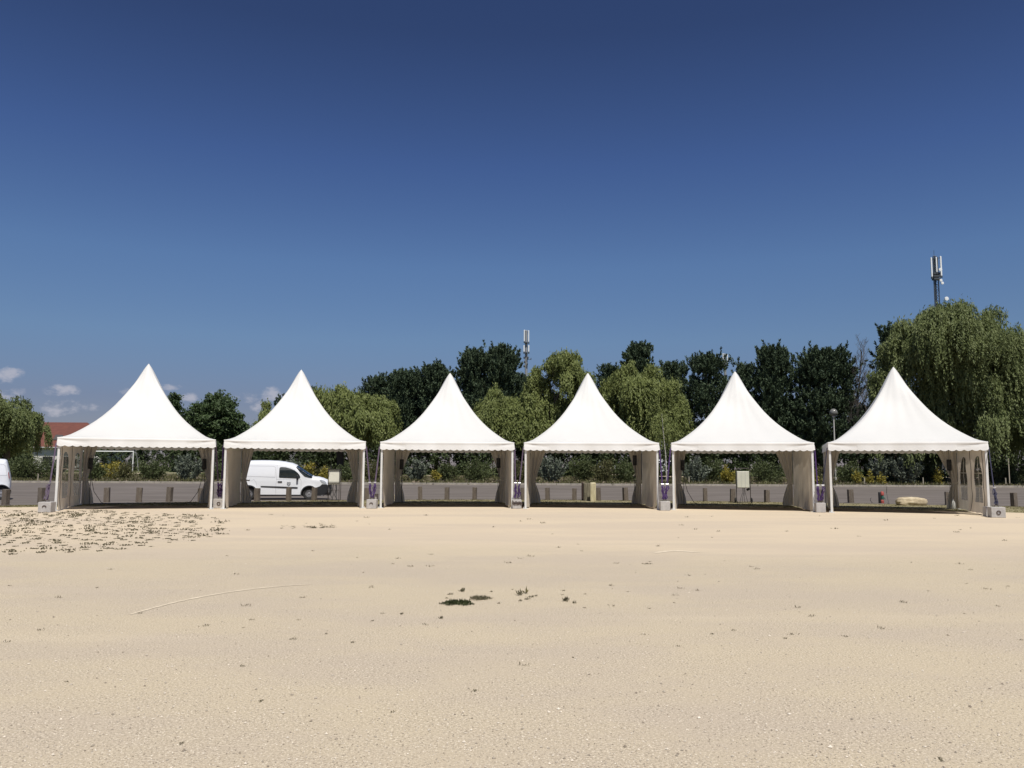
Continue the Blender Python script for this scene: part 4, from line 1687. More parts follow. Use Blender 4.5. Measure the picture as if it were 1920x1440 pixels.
def hedge(label, px0, px1, Y, top_py, seed, n=11000, mkey='hedge', name='dark_hedge', depth=2.2, bumps=.35):
    rng = np.random.default_rng(seed)
    a, c = at(px0, 880, Y), at(px1, 880, Y)
    base = Vector(((a.x + c.x) / 2, Y, hz(Y)))
    root_z = base.z
    H = at((px0 + px1) / 2, top_py, Y).z - root_z
    Wd = c.x - a.x
    nc = n // 26
    x = rng.uniform(-Wd / 2, Wd / 2, nc)
    top = H * (1 - bumps * (.5 + .25 * np.sin(x * 1.1 + seed) + .15 * np.sin(x * 2.7 + 2 * seed) + .10 * np.sin(x * 6.1 + seed)))
    z = top * rng.random(nc) ** .75
    y = rng.uniform(-depth / 2, depth / 2, nc) * (1 - .4 * (z / H))
    g = unit(rng.normal(size=(nc, 26, 3))) * (rng.random((nc, 26, 1)) ** .4) * .36
    C_ = (np.stack([x, y, z], 1)[:, None, :] + g).reshape(-1, 3)
    C_[:, 2] = np.maximum(C_[:, 2], .02)
    m_ = len(C_)
    Q = leaves(C_, rng.normal(size=(m_, 3)), rng.uniform(.7, 1.3, m_) * .14, rng.uniform(.7, 1.2, m_) * .07, rng)
    root = thing(name, label, 'hedge', base, 0, 'dark hedges under the trees')
    fastquads('foliage', Q, FOL[mkey], root)
    b = MB()
    rr = random.Random(seed)
    for i in range(max(3, int(Wd / 1.3))):
        xx = -Wd / 2 + .5 + i * 1.3
        if xx > Wd / 2:
            break
        b.tube([(xx, 0, -.05), (xx + rr.uniform(-.2, .2), rr.uniform(-.3, .3), H * .45), (xx + rr.uniform(-.5, .5), rr.uniform(-.5, .5), H * .8)], [.06, .04, .015], 6)
    b.build('stem', bark_m, root)
    return root


def shrub(label, px, base_py, top_py, half_px, Y, mkey, seed, n=2600, style='bush', leafL=.07, cat='shrub'):
    rng = np.random.default_rng(seed)
    s = m2(1, Y)
    c = at(px, base_py, Y)
    z0 = hz(Y)
    H = max(.25, at(px, top_py, Y).z - z0)
    RX = half_px * s
    base = Vector((c.x, Y, z0))
    root = thing({'silver': 'silver_shrub', 'yellow': 'yellow_shrub', 'green': 'green_shrub', 'olive': 'olive_shrub', 'red': 'reddish_shrub'}.get(mkey, 'shrub'), label, cat, base, 0, 'shrubs planted along the far side of the road')
    ns = max(8, int(RX * H * 16)) if style != 'bush' else max(10, int(RX * H * 14))
    b = MB()
    Cs, As = [], []
    per = max(8, n // ns)
    for i in range(ns):
        a = rng.uniform(0, 6.283)
        q = rng.random() ** .6
        hh = H * rng.uniform(.45, 1.04) * (1 - .35 * q ** 2)
        tip = np.array([math.cos(a) * RX * q, math.sin(a) * RX * .8 * q, hh])
        st = np.array([tip[0] * .25, tip[1] * .25, 0])
        mid = st * .4 + tip * .6 + np.array([tip[0] * .1, tip[1] * .1, hh * .08])
        if i % 3 == 0:
            b.tube([tuple(st), tuple(mid), tuple(tip)], [.02, .013, .005], 5)
        f = rng.random(per) ** .65
        P = ((1 - f) ** 2)[:, None] * st + (2 * f * (1 - f))[:, None] * mid + (f ** 2)[:, None] * tip
        wd = .11 + .10 * RX if style == 'bush' else .07
        P = P + rng.normal(size=(per, 3)) * wd * (1 - .4 * f)[:, None]
        P[:, 2] = np.abs(P[:, 2])
        A = unit(tip - st) * .9 + rng.normal(size=(per, 3)) * .8
        Cs.append(P)
        As.append(A)
    C_ = np.concatenate(Cs)
    A_ = np.concatenate(As)
    m_ = len(C_)
    Q = leaves(C_, A_, rng.uniform(.7, 1.4, m_) * leafL, rng.uniform(.7, 1.2, m_) * leafL * .42, rng)
    fastquads('foliage', Q, FOL[mkey], root)
    b.build('stem', bark_m, root)
    return root


# ------------------------------------------------------------------ willows
willow('dull green weeping willow cropped by the left edge, beside the red roofed house',
       [(26, 786, 44, 46), (-20, 792, 50, 52), (50, 800, 30, 44), (-70, 810, 50, 50), (8, 830, 54, 40)], 72, 4600, 101, 872, 'willow_dull', 10)
willow('yellow green willow behind the second tent, its rounded crown right of the peak',
       [(648, 766, 58, 46), (700, 780, 46, 48), (606, 780, 45, 46), (516, 796, 36, 40), (545, 815, 40, 40), (672, 806, 70, 44)], 66, 6000, 102, 862, 'willow', 640)
willow('tall uneven willow between the peaks of the third and fourth tents',
       [(1062, 708, 42, 44), (1003, 728, 24, 36), (1020, 768, 68, 42), (935, 772, 46, 36), (980, 805, 78, 44), (905, 798, 28, 34), (1090, 756, 24, 62)], 66, 7400, 103, 866, 'willow', 1000)
willow('rounded weeping willow right of the fourth tent peak',
       [(1190, 742, 56, 54), (1243, 768, 44, 54), (1148, 766, 40, 52), (1205, 800, 66, 50)], 64, 6300, 104, 858, 'willow', 1200)
willow('huge weeping willow towering over the rightmost tent, below the tallest mast',
       [(1764, 652, 84, 76), (1742, 612, 50, 40), (1790, 604, 42, 40), (1836, 656, 66, 72), (1706, 672, 54, 72), (1880, 725, 60, 80), (1790, 730, 80, 70), (1672, 740, 32, 66), (1850, 800, 80, 66), (1930, 790, 60, 80), (1960, 700, 50, 60), (1735, 800, 56, 60), (1668, 800, 30, 56)],
       60, 18500, 105, 893, 'willow_dull', 1800, hang=(1.0, 3.3), leafL=.12)
# ------------------------------------------------------------------ leafy trees at the left
broadtree('dense round dark leafy tree between the first and second tents', [(409, 788, 44, 48), (416, 762, 26, 26), (392, 806, 34, 36), (440, 806, 26, 30)], 95, 640, 111, cl=.6, leafL=.17, base_px=411)
broadtree('small dark rounded treetop left of the dense round tree', [(328, 758, 14, 22), (322, 778, 22, 34)], 100, 130, 112, cl=.5, leafL=.17, base_px=325)
broadtree('low dark spreading tree touching the dense round tree on its left', [(368, 790, 24, 26), (350, 812, 34, 30)], 98, 240, 113, cl=.6, leafL=.17, base_px=362)
broadtree('low dark tree right of the dense round tree, above the gap', [(456, 818, 16, 22)], 97, 80, 114, cl=.5, leafL=.16, base_px=456)
# ------------------------------------------------------------------ pines
PN = [('dark pine mostly hidden behind the second tent peak and its willow', 582, 722, 36, 850, 80, 230, 'cone'),
      ('dark spiky treetop left of the second tent peak', 538, 738, 20, 850, 82, 110, 'cone'),
      ('low left pine of the dark mass left of the third tent peak', 712, 700, 38, 850, 80, 560, 'dome'),
      ('middle pine of the dark mass left of the third tent peak', 762, 690, 44, 850, 80, 720, 'dome'),
      ('highest pine of the dark mass, just left of the third tent peak', 818, 679, 38, 850, 79, 680, 'dome'),
      ('tall pine with pointed tip just right of the third tent peak', 888, 656, 42, 800, 78, 620, 'cone'),
      ('tall broad pine left of the mast with the two tiers of panels', 940, 649, 36, 800, 77, 640, 'dome'),
      ('small dark pine at the foot of the mast with two tiers of panels', 975, 698, 18, 800, 79, 150, 'dome'),
      ('tall narrow topped pine rising behind the rounded willow', 1196, 643, 42, 800, 78, 460, 'cone'),
      ('small dark pine tip just right of the fourth tent peak', 1142, 682, 24, 800, 80, 180, 'cone'),
      ('slender spiky pine between the rounded willow and the pair of white panels', 1262, 678, 34, 840, 78, 300, 'cone'),
      ('open branched pine directly left of the fifth tent peak', 1327, 664, 50, 862, 75, 720, 'dome'),
      ('small pine just right of the fifth tent peak', 1394, 681, 34, 850, 77, 320, 'cone'),
      ('tall pine with a pointed top right of the fifth tent peak', 1450, 647, 52, 862, 74, 900, 'cone'),
      ('broad rounded pine left of the globe lamp', 1540, 654, 66, 862, 72, 1250, 'dome'),
      ('dark low pine between the globe lamp and the huge willow', 1622, 762, 28, 850, 74, 260, 'dome'),
      ('dark pine showing above the left shoulder of the huge willow', 1672, 606, 26, 760, 70, 330, 'cone'),
      ('dark pine cropped by the right edge behind the huge willow', 1922, 628, 22, 760, 72, 230, 'dome')]
for i, (lab, px, tp, hp, bp_, Y, nt, sh) in enumerate(PN):
    pine(lab, px, tp, hp, bp_, Y, int(nt * 1.9), 200 + i, sh, dens=(1.6 if px < 1000 else (.25 if 1290 < px < 1650 else .8)))
# bare tree
rr = random.Random(9)
p = at(1607, 860, 71)
root = thing('bare_tree', 'leafless grey tree between the broad pine and the huge willow', 'tree', (p.x, 71, hz(71)), 0, TREES)
b = MB()
Ht = at(1607, 655, 71).z - hz(71)


def twig(bm_, p0, d, L_, r_, lev):
    pts = [p0]
    q = p0
    dd = d
    for k_ in range(4):
        dd = (dd + Vector((rr.uniform(-.16, .16) * (.3 if lev == 0 else 1), rr.uniform(-.16, .16) * (.3 if lev == 0 else 1), rr.uniform(0, .14)))).normalized()
        q = q + dd * L_ / 4
        pts.append(q)
    bm_.tube(pts, [r_ * (1 - .17 * k_) for k_ in range(5)], 5 if lev else 8)
    if lev >= 4 or L_ < .3:
        return
    for k_ in range(5 if lev else 24):
        f = rr.uniform(.3, 1.0) if lev else .22 + .76 * k_ / 24
        j = min(3, int(f * 4))
        s_ = pts[j].lerp(pts[j + 1], f * 4 - j)
        a = rr.uniform(0, 6.28)
        nd = Vector((math.cos(a), math.sin(a), rr.uniform(.9, 1.9))).normalized()
        twig(bm_, s_, nd, L_ * (rr.uniform(.35, .55) if lev else rr.uniform(.18, .30) * (1.1 - .5 * f)), r_ * (.45 if lev else .30), lev + 1)


twig(b, Vector((0, 0, 0)), Vector((0, 0, 1)), Ht * .97, .11, 0)
b.build('trunk', FOL['bare'], root)

# ------------------------------------------------------------------ hedges
for i, (a, c, Y, tp, n, lab) in enumerate([(-60, 52, 79, 834, 8000, 'dark hedge under the left willow at the photo edge'),
                                        (130, 345, 116, 822, 15000, 'dark hedge behind the white football goal'),
                                        (325, 500, 90, 822, 12000, 'dark hedge behind the gap between first and second tents'),
                                        (480, 760, 73, 812, 15000, 'dark hedge under the willow behind the second tent'),
                                        (745, 1010, 72, 800, 16000, 'dark hedge behind the third tent'),
                                        (1000, 1290, 72, 815, 15000, 'dark hedge behind the fourth tent'),
                                        (1280, 1500, 73, 800, 13000, 'dark hedge behind the fifth tent'),
                                        (1490, 1680, 73, 795, 12000, 'dark hedge behind the globe lamp'),
                                        (1660, 1990, 66, 800, 17000, 'dark hedge beneath the huge willow')]):
    hedge(lab, a, c, Y, tp, 300 + i, n)

# ------------------------------------------------------------------ shrubs on the bank
SH = [('big loose green shrub left of the leftmost tent', 62, 900, 852, 42, 60, 'green', 4200),
      ('green shrub just behind the cropped van at the left edge', 18, 898, 862, 26, 61, 'green', 2200),
      ('grey green shrub touching the left leg of the leftmost tent', 104, 896, 858, 20, 62, 'silver', 1300),
      ('dark green shrub beside the left wall of the leftmost tent', 172, 902, 862, 22, 60, 'green', 2200),
      ('golden yellow shrub seen through the left half of the leftmost tent', 212, 900, 864, 26, 61, 'yellow', 1300),
      ('olive shrub mixed with the golden shrub in the leftmost tent', 232, 902, 868, 24, 60.5, 'olive', 1400),
      ('dark green shrub in the middle of the view through the leftmost tent', 285, 902, 858, 32, 60, 'green', 3000),
      ('silver grey leafy shrub seen through the right half of the leftmost tent', 352, 902, 850, 36, 59.5, 'silver', 3600),
      ('dark shrub in the gap between the first and second tents', 408, 904, 866, 22, 60, 'green', 1800),
      ('silver shrub above the roof of the white van', 545, 900, 856, 30, 61, 'silver', 2200),
      ('orange yellow shrub behind the windscreen of the white van', 578, 903, 866, 20, 59.5, 'yellow', 1200),
      ('olive shrub behind the bonnet of the white van', 595, 904, 870, 22, 60, 'olive', 1500),
      ('small yellow shrub beside the cream electrical board', 609, 905, 876, 10, 59, 'yellow', 600),
      ('green shrub right of the cream electrical board', 650, 903, 868, 24, 60, 'green', 1800),
      ('dark bramble shrub in the gap right of the van tent', 700, 904, 862, 26, 60, 'olive', 2000),
      ('silver shrub by the left curtain of the third tent', 782, 901, 850, 28, 60, 'silver', 3000),
      ('bright yellow green sprig in the third tent view', 818, 902, 876, 9, 59, 'yellow', 350),
      ('mid green shrub in the centre of the third tent view', 838, 902, 868, 24, 60, 'green', 1900),
      ('green shrub at the right of the third tent view', 895, 902, 860, 34, 60, 'green', 3200),
      ('olive shrub in the gap between the third and fourth tents', 972, 902, 862, 22, 60, 'olive', 1700),
      ('silver shrub by the left curtain of the fourth tent', 1035, 901, 852, 34, 60, 'silver', 3600),
      ('dense dark green shrub in the middle of the fourth tent view', 1094, 900, 850, 28, 61, 'green', 3400),
      ('olive yellow shrub right of the dense green shrub in the fourth tent', 1132, 902, 860, 24, 60, 'olive', 2200),
      ('dull green shrub by the right curtain of the fourth tent', 1172, 903, 866, 26, 60, 'green', 2000),
      ('grey green shrub left in the fifth tent view', 1305, 901, 856, 36, 60, 'silver', 3200),
      ('green shrub behind the silver one, left in the fifth tent view', 1335, 900, 858, 26, 61.5, 'green', 2400),
      ('bright golden conical shrub left of the wheeled cabinet', 1363, 903, 870, 14, 58.6, 'yellow', 1300),
      ('green shrub right of the wheeled cabinet', 1440, 903, 860, 36, 60, 'green', 3400),
      ('olive shrub with yellow tips in the gap left of the rightmost tent', 1533, 905, 876, 16, 59, 'olive', 900),
      ('small golden sprig in the gap left of the rightmost tent', 1529, 898, 880, 5, 58.5, 'yellow', 220),
      ('green shrub right of the lamp post foot', 1592, 904, 864, 24, 60, 'green', 2400),
      ('yellow green shrub above the bollard in the rightmost tent view', 1607, 905, 878, 8, 59, 'yellow', 260),
      ('second yellow shrub left of the red standpipe', 1632, 903, 882, 8, 58.8, 'yellow', 280),
      ('orange tipped sapling above the red standpipe', 1652, 906, 888, 8, 58.4, 'yellow', 280),
      ('tall silver shrub in the middle of the rightmost tent view', 1650, 902, 850, 32, 60.5, 'silver', 3400),
      ('tallest silver shrub above the pale boulder', 1698, 906, 846, 36, 59.5, 'silver', 4600),
      ('green shrub between the silver shrubs and the right curtain', 1745, 904, 850, 26, 60.5, 'green', 2600),
      ('yellow leaved shrub beside the right curtain of the rightmost tent', 1760, 904, 874, 8, 59, 'yellow', 340),
      ('reddish low shrub behind the windows of the rightmost tent', 1812, 905, 874, 20, 59.5, 'red', 900),
      ('green shrub at the far right edge', 1900, 906, 866, 28, 60, 'green', 2400),
      ('olive shrub right of the rightmost tent leg', 1868, 905, 872, 18, 60, 'olive', 1300)]
for i, (lab, px, bpy_, tp, hp, Y, mk, n) in enumerate(SH):
    shrub(lab, px, bpy_, tp, hp, Y, mk, 400 + i, n, 'spray' if mk == 'silver' else 'bush', .085 if mk in ('silver', 'yellow') else .075)

# thin birch stem between the fourth and fifth tents
p = at(1250, 895, 58.5)
base = Vector((p.x, 58.5, hz(58.5)))
root = thing('young_birch', 'thin white stemmed young birch between the fourth and fifth tents', 'tree', base, 0, TREES)
tp = at(1241, 775, 58.5) - base
MB().tube([(0, 0, 0), tuple(tp * .4 + Vector((.06, 0, 0))), tuple(tp * .75), tuple(tp)], [.05, .042, .028, .01], 7).build('trunk', mat('white_birch_bark', (.55, .53, .47), .8, col2=(.3, .28, .24), vscale=9), root, True)
rng = np.random.default_rng(77)
f = rng.uniform(.55, 1.0, 700)
P = np.outer(f, np.array(tp)) + rng.normal(size=(700, 3)) * np.array([.45, .45, .5])
fastquads('crown', leaves(P, rng.normal(size=(700, 3)) - np.array([0, 0, 1.0]), rng.uniform(.05, .09, 700), .03, rng), FOL['willow'], root)

# ------------------------------------------------------------------ ground cover (uncountable)
rng = np.random.default_rng(5)


def cover(name, label, X, Yv, Z, h, w, mkey, per, cat='weeds', spread=.08, flat=.3):
    n = len(X)
    h = np.broadcast_to(h, (n,))
    P = np.stack([X, Yv, Z], 1)[:, None, :] + rng.normal(size=(n, per, 3)) * np.array([spread, spread, 0]) * (h / h.mean())[:, None, None]
    hh = h[:, None] * rng.uniform(.4, 1.1, (n, per))
    A = rng.normal(size=(n, per, 3)) * flat
    A[:, :, 2] = np.abs(A[:, :, 2]) + .75
    A = unit(A)
    C_ = P + A * hh[:, :, None] * .5
    L_ = (hh * .5).reshape(-1)
    Q = leaves(C_.reshape(-1, 3), A.reshape(-1, 3), L_, np.maximum(w, L_ * .22) * rng.uniform(.7, 1.2, n * per), rng)
    o = fastquads(name, Q, FOL[mkey])
    return tag(o, label, cat, None, 'stuff')


# grass on the verge, weeds on the bank, stony litter
n = 9000
X = rng.uniform(-24, 25, n)
fz = rng.random(n)
wv = np.array([w1(x) for x in X])
lo = 34.7 - .0125 * X * X + .35 * wv
hi = np.array([near_edge(x) for x in X]) + .25
dens = np.array([.5 + .5 * math.sin(x * .9 + 1) * math.sin(x * .37) for x in X])
keep = rng.random(n) < .25 + .75 * dens
Yv = lo + (hi - lo) * fz
cover('grass', 'patchy dry grass on the verge between the tents and the road', X[keep], Yv[keep], np.zeros(keep.sum()), rng.uniform(.02, .06, keep.sum()), .008, 'grass', 7, 'grass', .06)
n = 5200
X = rng.uniform(-42, 44, n)
Yv = 56.3 + 9.5 * rng.random(n) ** 1.3
cover('ground_cover', 'low weeds and dry plants covering the stony bank beyond the road', X, Yv, np.array([hz(y) for y in Yv]), rng.uniform(.08, .34, n), .018, 'olive', 8, 'weeds', .12, .6)
n = 3000
X = rng.uniform(-42, 44, n)
Yv = 56.2 + 4.2 * rng.random(n)
P = np.stack([X, Yv, np.array([hz(y) for y in Yv]) + rng.uniform(.02, .09, n)], 1)
o = fastquads('stones', leaves(P, rng.normal(size=(n, 3)) * np.array([1, 1, .5]), rng.uniform(.04, .13, n), rng.uniform(.03, .09, n), rng), FOL['litter'])
tag(o, 'loose stones and litter along the foot of the planting bank', 'stones', None, 'stuff')

# weed patch on the sand at the left
pts = []
tries = 0
while len(pts) < 430 and tries < 20000:
    tries += 1
    px = rng.uniform(-40, 415)
    py = rng.uniform(955, 1046)
    # a lens-shaped patch that thins out to the right and downwards
    up = 957 + .05 * max(0, px - 180)
    lowb = 1040 - .02 * px if px < 200 else 1036 - .13 * (px - 200)
    if not (up < py < lowb):
        continue
    d = .35 + .65 * (math.sin(px * .045 + py * .10) * .5 + .5) * (math.sin(py * .23 + px * .011) * .5 + .5)
    if px > 250:
        d *= max(.06, 1 - (px - 235) / 150)
    if py < 965:
        d *= .8
    if rng.random() < d:
        q = gr(px, py)
        if all((q.x - o_.x) ** 2 + (q.y - o_.y) ** 2 * .35 > .075 for o_ in pts):
            pts.append(q)
X = np.array([p.x for p in pts])
Yv = np.array([p.y for p in pts])
sz = rng.uniform(.022, .06, len(pts)) * rng.choice([.5, 1, 1.5], len(pts), p=[.5, .35, .15])
cover('weeds', 'small dark weeds scattered over the sand in front of the leftmost tent', X, Yv, np.zeros(len(pts)), sz, .014, 'weed', 30, 'weeds', .050, 1.5)
pts = [gr(px, py) for px, py in zip(rng.uniform(0, 1920, 120), 965 + 240 * rng.random(120) ** 1.6)]
pts += [gr(px, py) for px, py in zip(rng.uniform(0, 1920, 14), rng.uniform(1080, 1430, 14))]
pts += [gr(px, py) for px, py in zip(rng.uniform(520, 640, 26), rng.uniform(982, 992, 26))]
pts += [gr(px, py) for px, py in zip(rng.normal(600, 12, 22), rng.uniform(988, 990.5, 22))]
sz = np.array([rng.uniform(.012, .045) * (p.y / 12) ** .5 for p in pts])
cover('weeds', 'sparse tiny weeds dotted over the open gravel', np.array([p.x for p in pts]), np.array([p.y for p in pts]), np.zeros(len(pts)), sz, .0025, 'weed', 16, 'weeds', .022, 1.1)
# individual plants near the middle of the gravel
mid = [(858, 1132, .165, .075, .05, 900, 'weedg', 'larger dark green mat of weed in the middle of the gravel'),
       (900, 1123, .115, .06, .045, 520, 'weed', 'smaller brown dark mat of weed just right of the green mat'),
       (867, 1109, .035, .03, .05, 80, 'weed', 'small weed tuft above the larger dark green mat'),
       (845, 1115, .035, .02, .03, 50, 'weed', 'flat small weed left above the larger dark green mat'),
       (974, 1116, .02, .02, .09, 22, 'weed', 'spindly weed with upright stalks right of the weed mats'),
       (988, 1124, .035, .02, .03, 70, 'weed', 'cluster of low weeds below the spindly stalks'),
       (986, 1113, .012, .012, .11, 14, 'grass', 'tallest pale dry stalk above the weed cluster'),
       (996, 1120, .035, .02, .03, 50, 'weed', 'flat weed at the right end of the weed cluster'),
       (1061, 1127, .035, .03, .06, 60, 'weed', 'forked little weed right of the weed cluster'),
       (1005, 1118, .02, .02, .025, 40, 'weed', 'tiny weed at the far right of the low weed cluster'),
       (975, 1127, .025, .02, .03, 40, 'weed', 'tiny weed at the lower left of the low weed cluster'),
       (921, 1110, .02, .015, .025, 36, 'weed', 'tiny weed above and right of the brown mat'),
       (838, 1122, .02, .015, .02, 36, 'weed', 'tiny weed touching the upper left of the green mat'),
       (1077, 1131, .02, .02, .04, 40, 'weed', 'tiny weed farthest right of the middle weeds'),
       (935, 1132, .02, .015, .025, 40, 'weed', 'tiny weed between the brown mat and the weed cluster'),
       (827, 1160, .016, .016, .035, 40, 'weed', 'tiny dark weed below and left of the green mat'),
       (753, 1152, .015, .015, .03, 36, 'weed', 'tiny dark weed far left of the green mat'),
       (1213, 1058, .08, .02, .03, 90, 'weed', 'short dark line of weed right of centre on the pale gravel'),
       (489, 1315, .012, .012, .016, 40, 'weed', 'tiny dark sprig on the foreground gravel left of centre'),
       (340, 1395, .012, .010, .014, 40, 'weed', 'tiny dark sprig near the bottom left of the foreground'),
       (661, 1205, .018, .012, .018, 40, 'weed', 'tiny dark sprig on the gravel below the pale scraped line')]
for (px, py, rx, ry, h, n, mk, lab) in mid:
    p = gr(px, py)
    a = rng.uniform(0, 6.283, n)
    q = rng.random(n) ** .5 * (1 + .18 * np.sin(a * 3 + px) + .14 * np.sin(a * 7 + px))
    a = a + .0
    P = np.stack([np.sign(np.cos(a)) * np.abs(np.cos(a)) ** .8 * q * rx, np.sin(a) * q * ry * 2.2, np.zeros(n)], 1)
    hh = h * rng.uniform(.35, 1.0, n) * (1.05 - .3 * np.minimum(q, 1)) * (1 + .4 * np.sin(P[:, 0] * 90) * np.sin(P[:, 1] * 60))
    A = rng.normal(size=(n, 3)) * .5
    A[:, 2] = np.abs(A[:, 2]) + .6
    A = unit(A)
    C_ = P + A * hh[:, None] * .5
    o = fastquads('weed_plant', leaves(C_, A, hh * .5, np.maximum(.0018, hh * .12), rng), FOL[mk])
    o.location = p
    tag(o, lab, 'weed', 'weeds in the middle of the gravel')

# pebbles in the near gravel: little octahedra
n = 15000
py = 1040 + 405 * rng.random(n) ** .75
px = rng.uniform(-30, 1950, n)
G = [gr(a, c) for a, c in zip(px, py)]
r_ = rng.uniform(.0020, .0058, n) * rng.choice([1, 1, 1, 1, 1.8, 2.4], n, p=[.24, .24, .24, .2, .06, .02])
V = np.zeros((n, 6, 3))
base = np.array([[1, 0, 0], [0, 1, 0], [-1, 0, 0], [0, -1, 0], [0, 0, .8], [0, 0, -.3]])
for i, g in enumerate(G):
    a = rng.uniform(0, 3.14)
    M = np.array([[math.cos(a), -math.sin(a), 0], [math.sin(a), math.cos(a), 0], [0, 0, 1]])
    V[i] = (base * rng.uniform(.65, 1.25, (6, 1))) @ M.T * r_[i] + np.array([g.x, g.y, r_[i] * .25])
F = np.array([[0, 1, 4], [1, 2, 4], [2, 3, 4], [3, 0, 4], [1, 0, 5], [2, 1, 5], [3, 2, 5], [0, 3, 5]])
FF = (F[None] + (np.arange(n) * 6)[:, None, None]).reshape(-1, 3)
peb_m = mat('gravel_pebbles', (.20, .165, .125), .9, col2=(.80, .72, .60), vscale=3, island=.9, spec=.2)
o = link('pebbles', V.reshape(-1, 3), FF.tolist(), peb_m)
tag(o, 'loose little pebbles scattered over the foreground gravel', 'pebbles', None, 'stuff')

# ------------------------------------------------------------------ house, goals, lamp, masts, stakes
tile_m = mat('red_roof_tiles', (.155, .052, .036), .85, col2=(.115, .04, .03), vscale=1.2, bump=.4, bscale=12, stretch=(1, 1, 5))
render_m = mat('pale_house_render', (.62, .60, .55), .9, col2=(.56, .54, .49), vscale=1)
Y = 130
a = at(36, 838, Y)
c = at(196, 838, Y)
zr = at(120, 789.5, Y).z
ze = at(120, 838, Y).z
z0 = hz(Y)
hw = (c.x - a.x) / 2
root = thing('house', 'red roofed pale house behind the leftmost tent, beside the left willow', 'house', ((a.x + c.x) / 2, Y + 4, z0), .04)
b = MB()
b.box((0, 0, (ze - z0) / 2), (hw * 2 - .8, 8.0, ze - z0))
b.build('wall', render_m, root)
zr -= z0
ze -= z0
rx1 = at(163, 800, Y + 4).x - (a.x + c.x) / 2
V = [(-hw, -4.5, ze), (hw, -4.5, ze), (hw, 4.5, ze), (-hw, 4.5, ze), (-hw + .3, 0, zr), (rx1, 0, zr), (-hw, -4.5, ze - .2), (hw, -4.5, ze - .2), (hw, 4.5, ze - .2), (-hw, 4.5, ze - .2)]
F = [(0, 1, 5, 4), (2, 3, 4, 5), (1, 2, 5), (3, 0, 4), (6, 7, 1, 0), (7, 8, 2, 1), (8, 9, 3, 2), (9, 6, 0, 3), (9, 8, 7, 6)]
rf = link('roof', V, F, tile_m, root)
b = MB()
fx_ = .36
sk = at(94, 821, Y - 1)
b.box((sk.x - (a.x + c.x) / 2, -4.5 + 4.5 * fx_ - .05, ze + (zr - ze) * fx_ + .06), (1.1, 1.2, .10), rx=math.atan2(zr - ze, 4.5))
b.build('skylight', mat('dull_skylight', (.09, .08, .075), .3), rf)
b = MB()
b.box((0, -4.62, ze - .1), (hw * 2, .12, .16), bev=.03)
b.build('gutter', mat('pale_gutter', (.5, .49, .46), .6), root)
for x in (-5.2, -2.2, 1.0, 3.6):
    b = MB()
    b.box((x, -4.03, 1.35 if abs(x) < 4 else 1.1), (1.5, .1, 1.5 if abs(x) < 4 else 2.2))
    wn_ = b.build('window' if abs(x) < 4 else 'garage_door', mat('dark_house_glass', (.03, .03, .03), .2), root)
    b = MB()
    b.box((x, -4.10, .58 if abs(x) < 4 else 2.24), (1.7, .14, .08))
    b.build('sill', render_m, wn_)

goal_m = mat('white_goal_tube', (.78, .78, .76), .4)
for (px_r, px_l, Y, lab) in [(250, 137, 100, 'white football goal seen through the leftmost tent'), (463, 361, 110, 'white football goal whose crossbar crosses the gap right of the leftmost tent')]:
    a, c = at(px_l, 850, Y), at(px_r, 850, Y)
    b = MB()
    h = 2.40
    cx_ = (a.x + c.x) / 2
    w = (c.x - a.x) / 2
    t = thing('football_goal', lab, 'goal', (cx_, Y, hz(Y)), 0, 'football goals on the field')
    MB().tube([(-w - .06, 0, h), (w + .06, 0, h)], .075, 10).build('crossbar', goal_m, t, True)
    for s in (-1, 1):
        MB().tube([(s * w, 0, 0), (s * w, 0, h)], .07, 10).build('goal_post', goal_m, t, True)
        MB().tube([(s * w, .05, h - .05), (s * w, .9, h - .3), (s * w, 1.6, .02)], .03, 8).build('net_support', goal_m, t, True)

p = at(1567, 895, 63)
t = thing('street_lamp', 'globe street lamp on a thin pale pole left of the rightmost tent', 'street lamp', (p.x, 63, hz(63)), 0)
hl = at(1567, 782, 63).z - hz(63)
lampm = mat('pale_painted_pole', (.50, .49, .45), .5)
MB().tube([(0, 0, 0), (0, 0, .5), (0, 0, hl)], [.085, .06, .045], 10).build('pole', lampm, t, True)
gm = mat('smoked_globe', (.20, .20, .19), .18, spec=.5, col2=(.15, .15, .14), vscale=1)
o = MB().lathe([(0, -.30), (.12, -.27), (.22, -.19), (.29, -.08), (.30, .03), (.26, .15), (.17, .25), (.07, .295), (0, .3)], Matrix.Translation((0, 0, hl + .34)), 24).build('globe', gm, t, True)
MB().lathe([(.0, -.02), (.10, -.02), (.13, .03), (.12, .09), (.0, .1)], Matrix.Translation((0, 0, hl)), 16).build('globe_collar', lampm, t, True)
MB().lathe([(.02, .0), (.16, -.03), (.20, -.12), (.19, -.12), (.15, -.04), (.02, -.01)], Matrix.Translation((0, 0, hl + .62)), 20).build('reflector', mat('lamp_reflector', (.7, .7, .68), .3), o, True)

dsteel = mat('dark_mast_steel', (.055, .065, .075), .5)
gsteel = mat('galvanised_mast_steel', (.26, .27, .28), .5)
pan_m = mat('white_antenna_panel', (.80, .82, .82), .4)


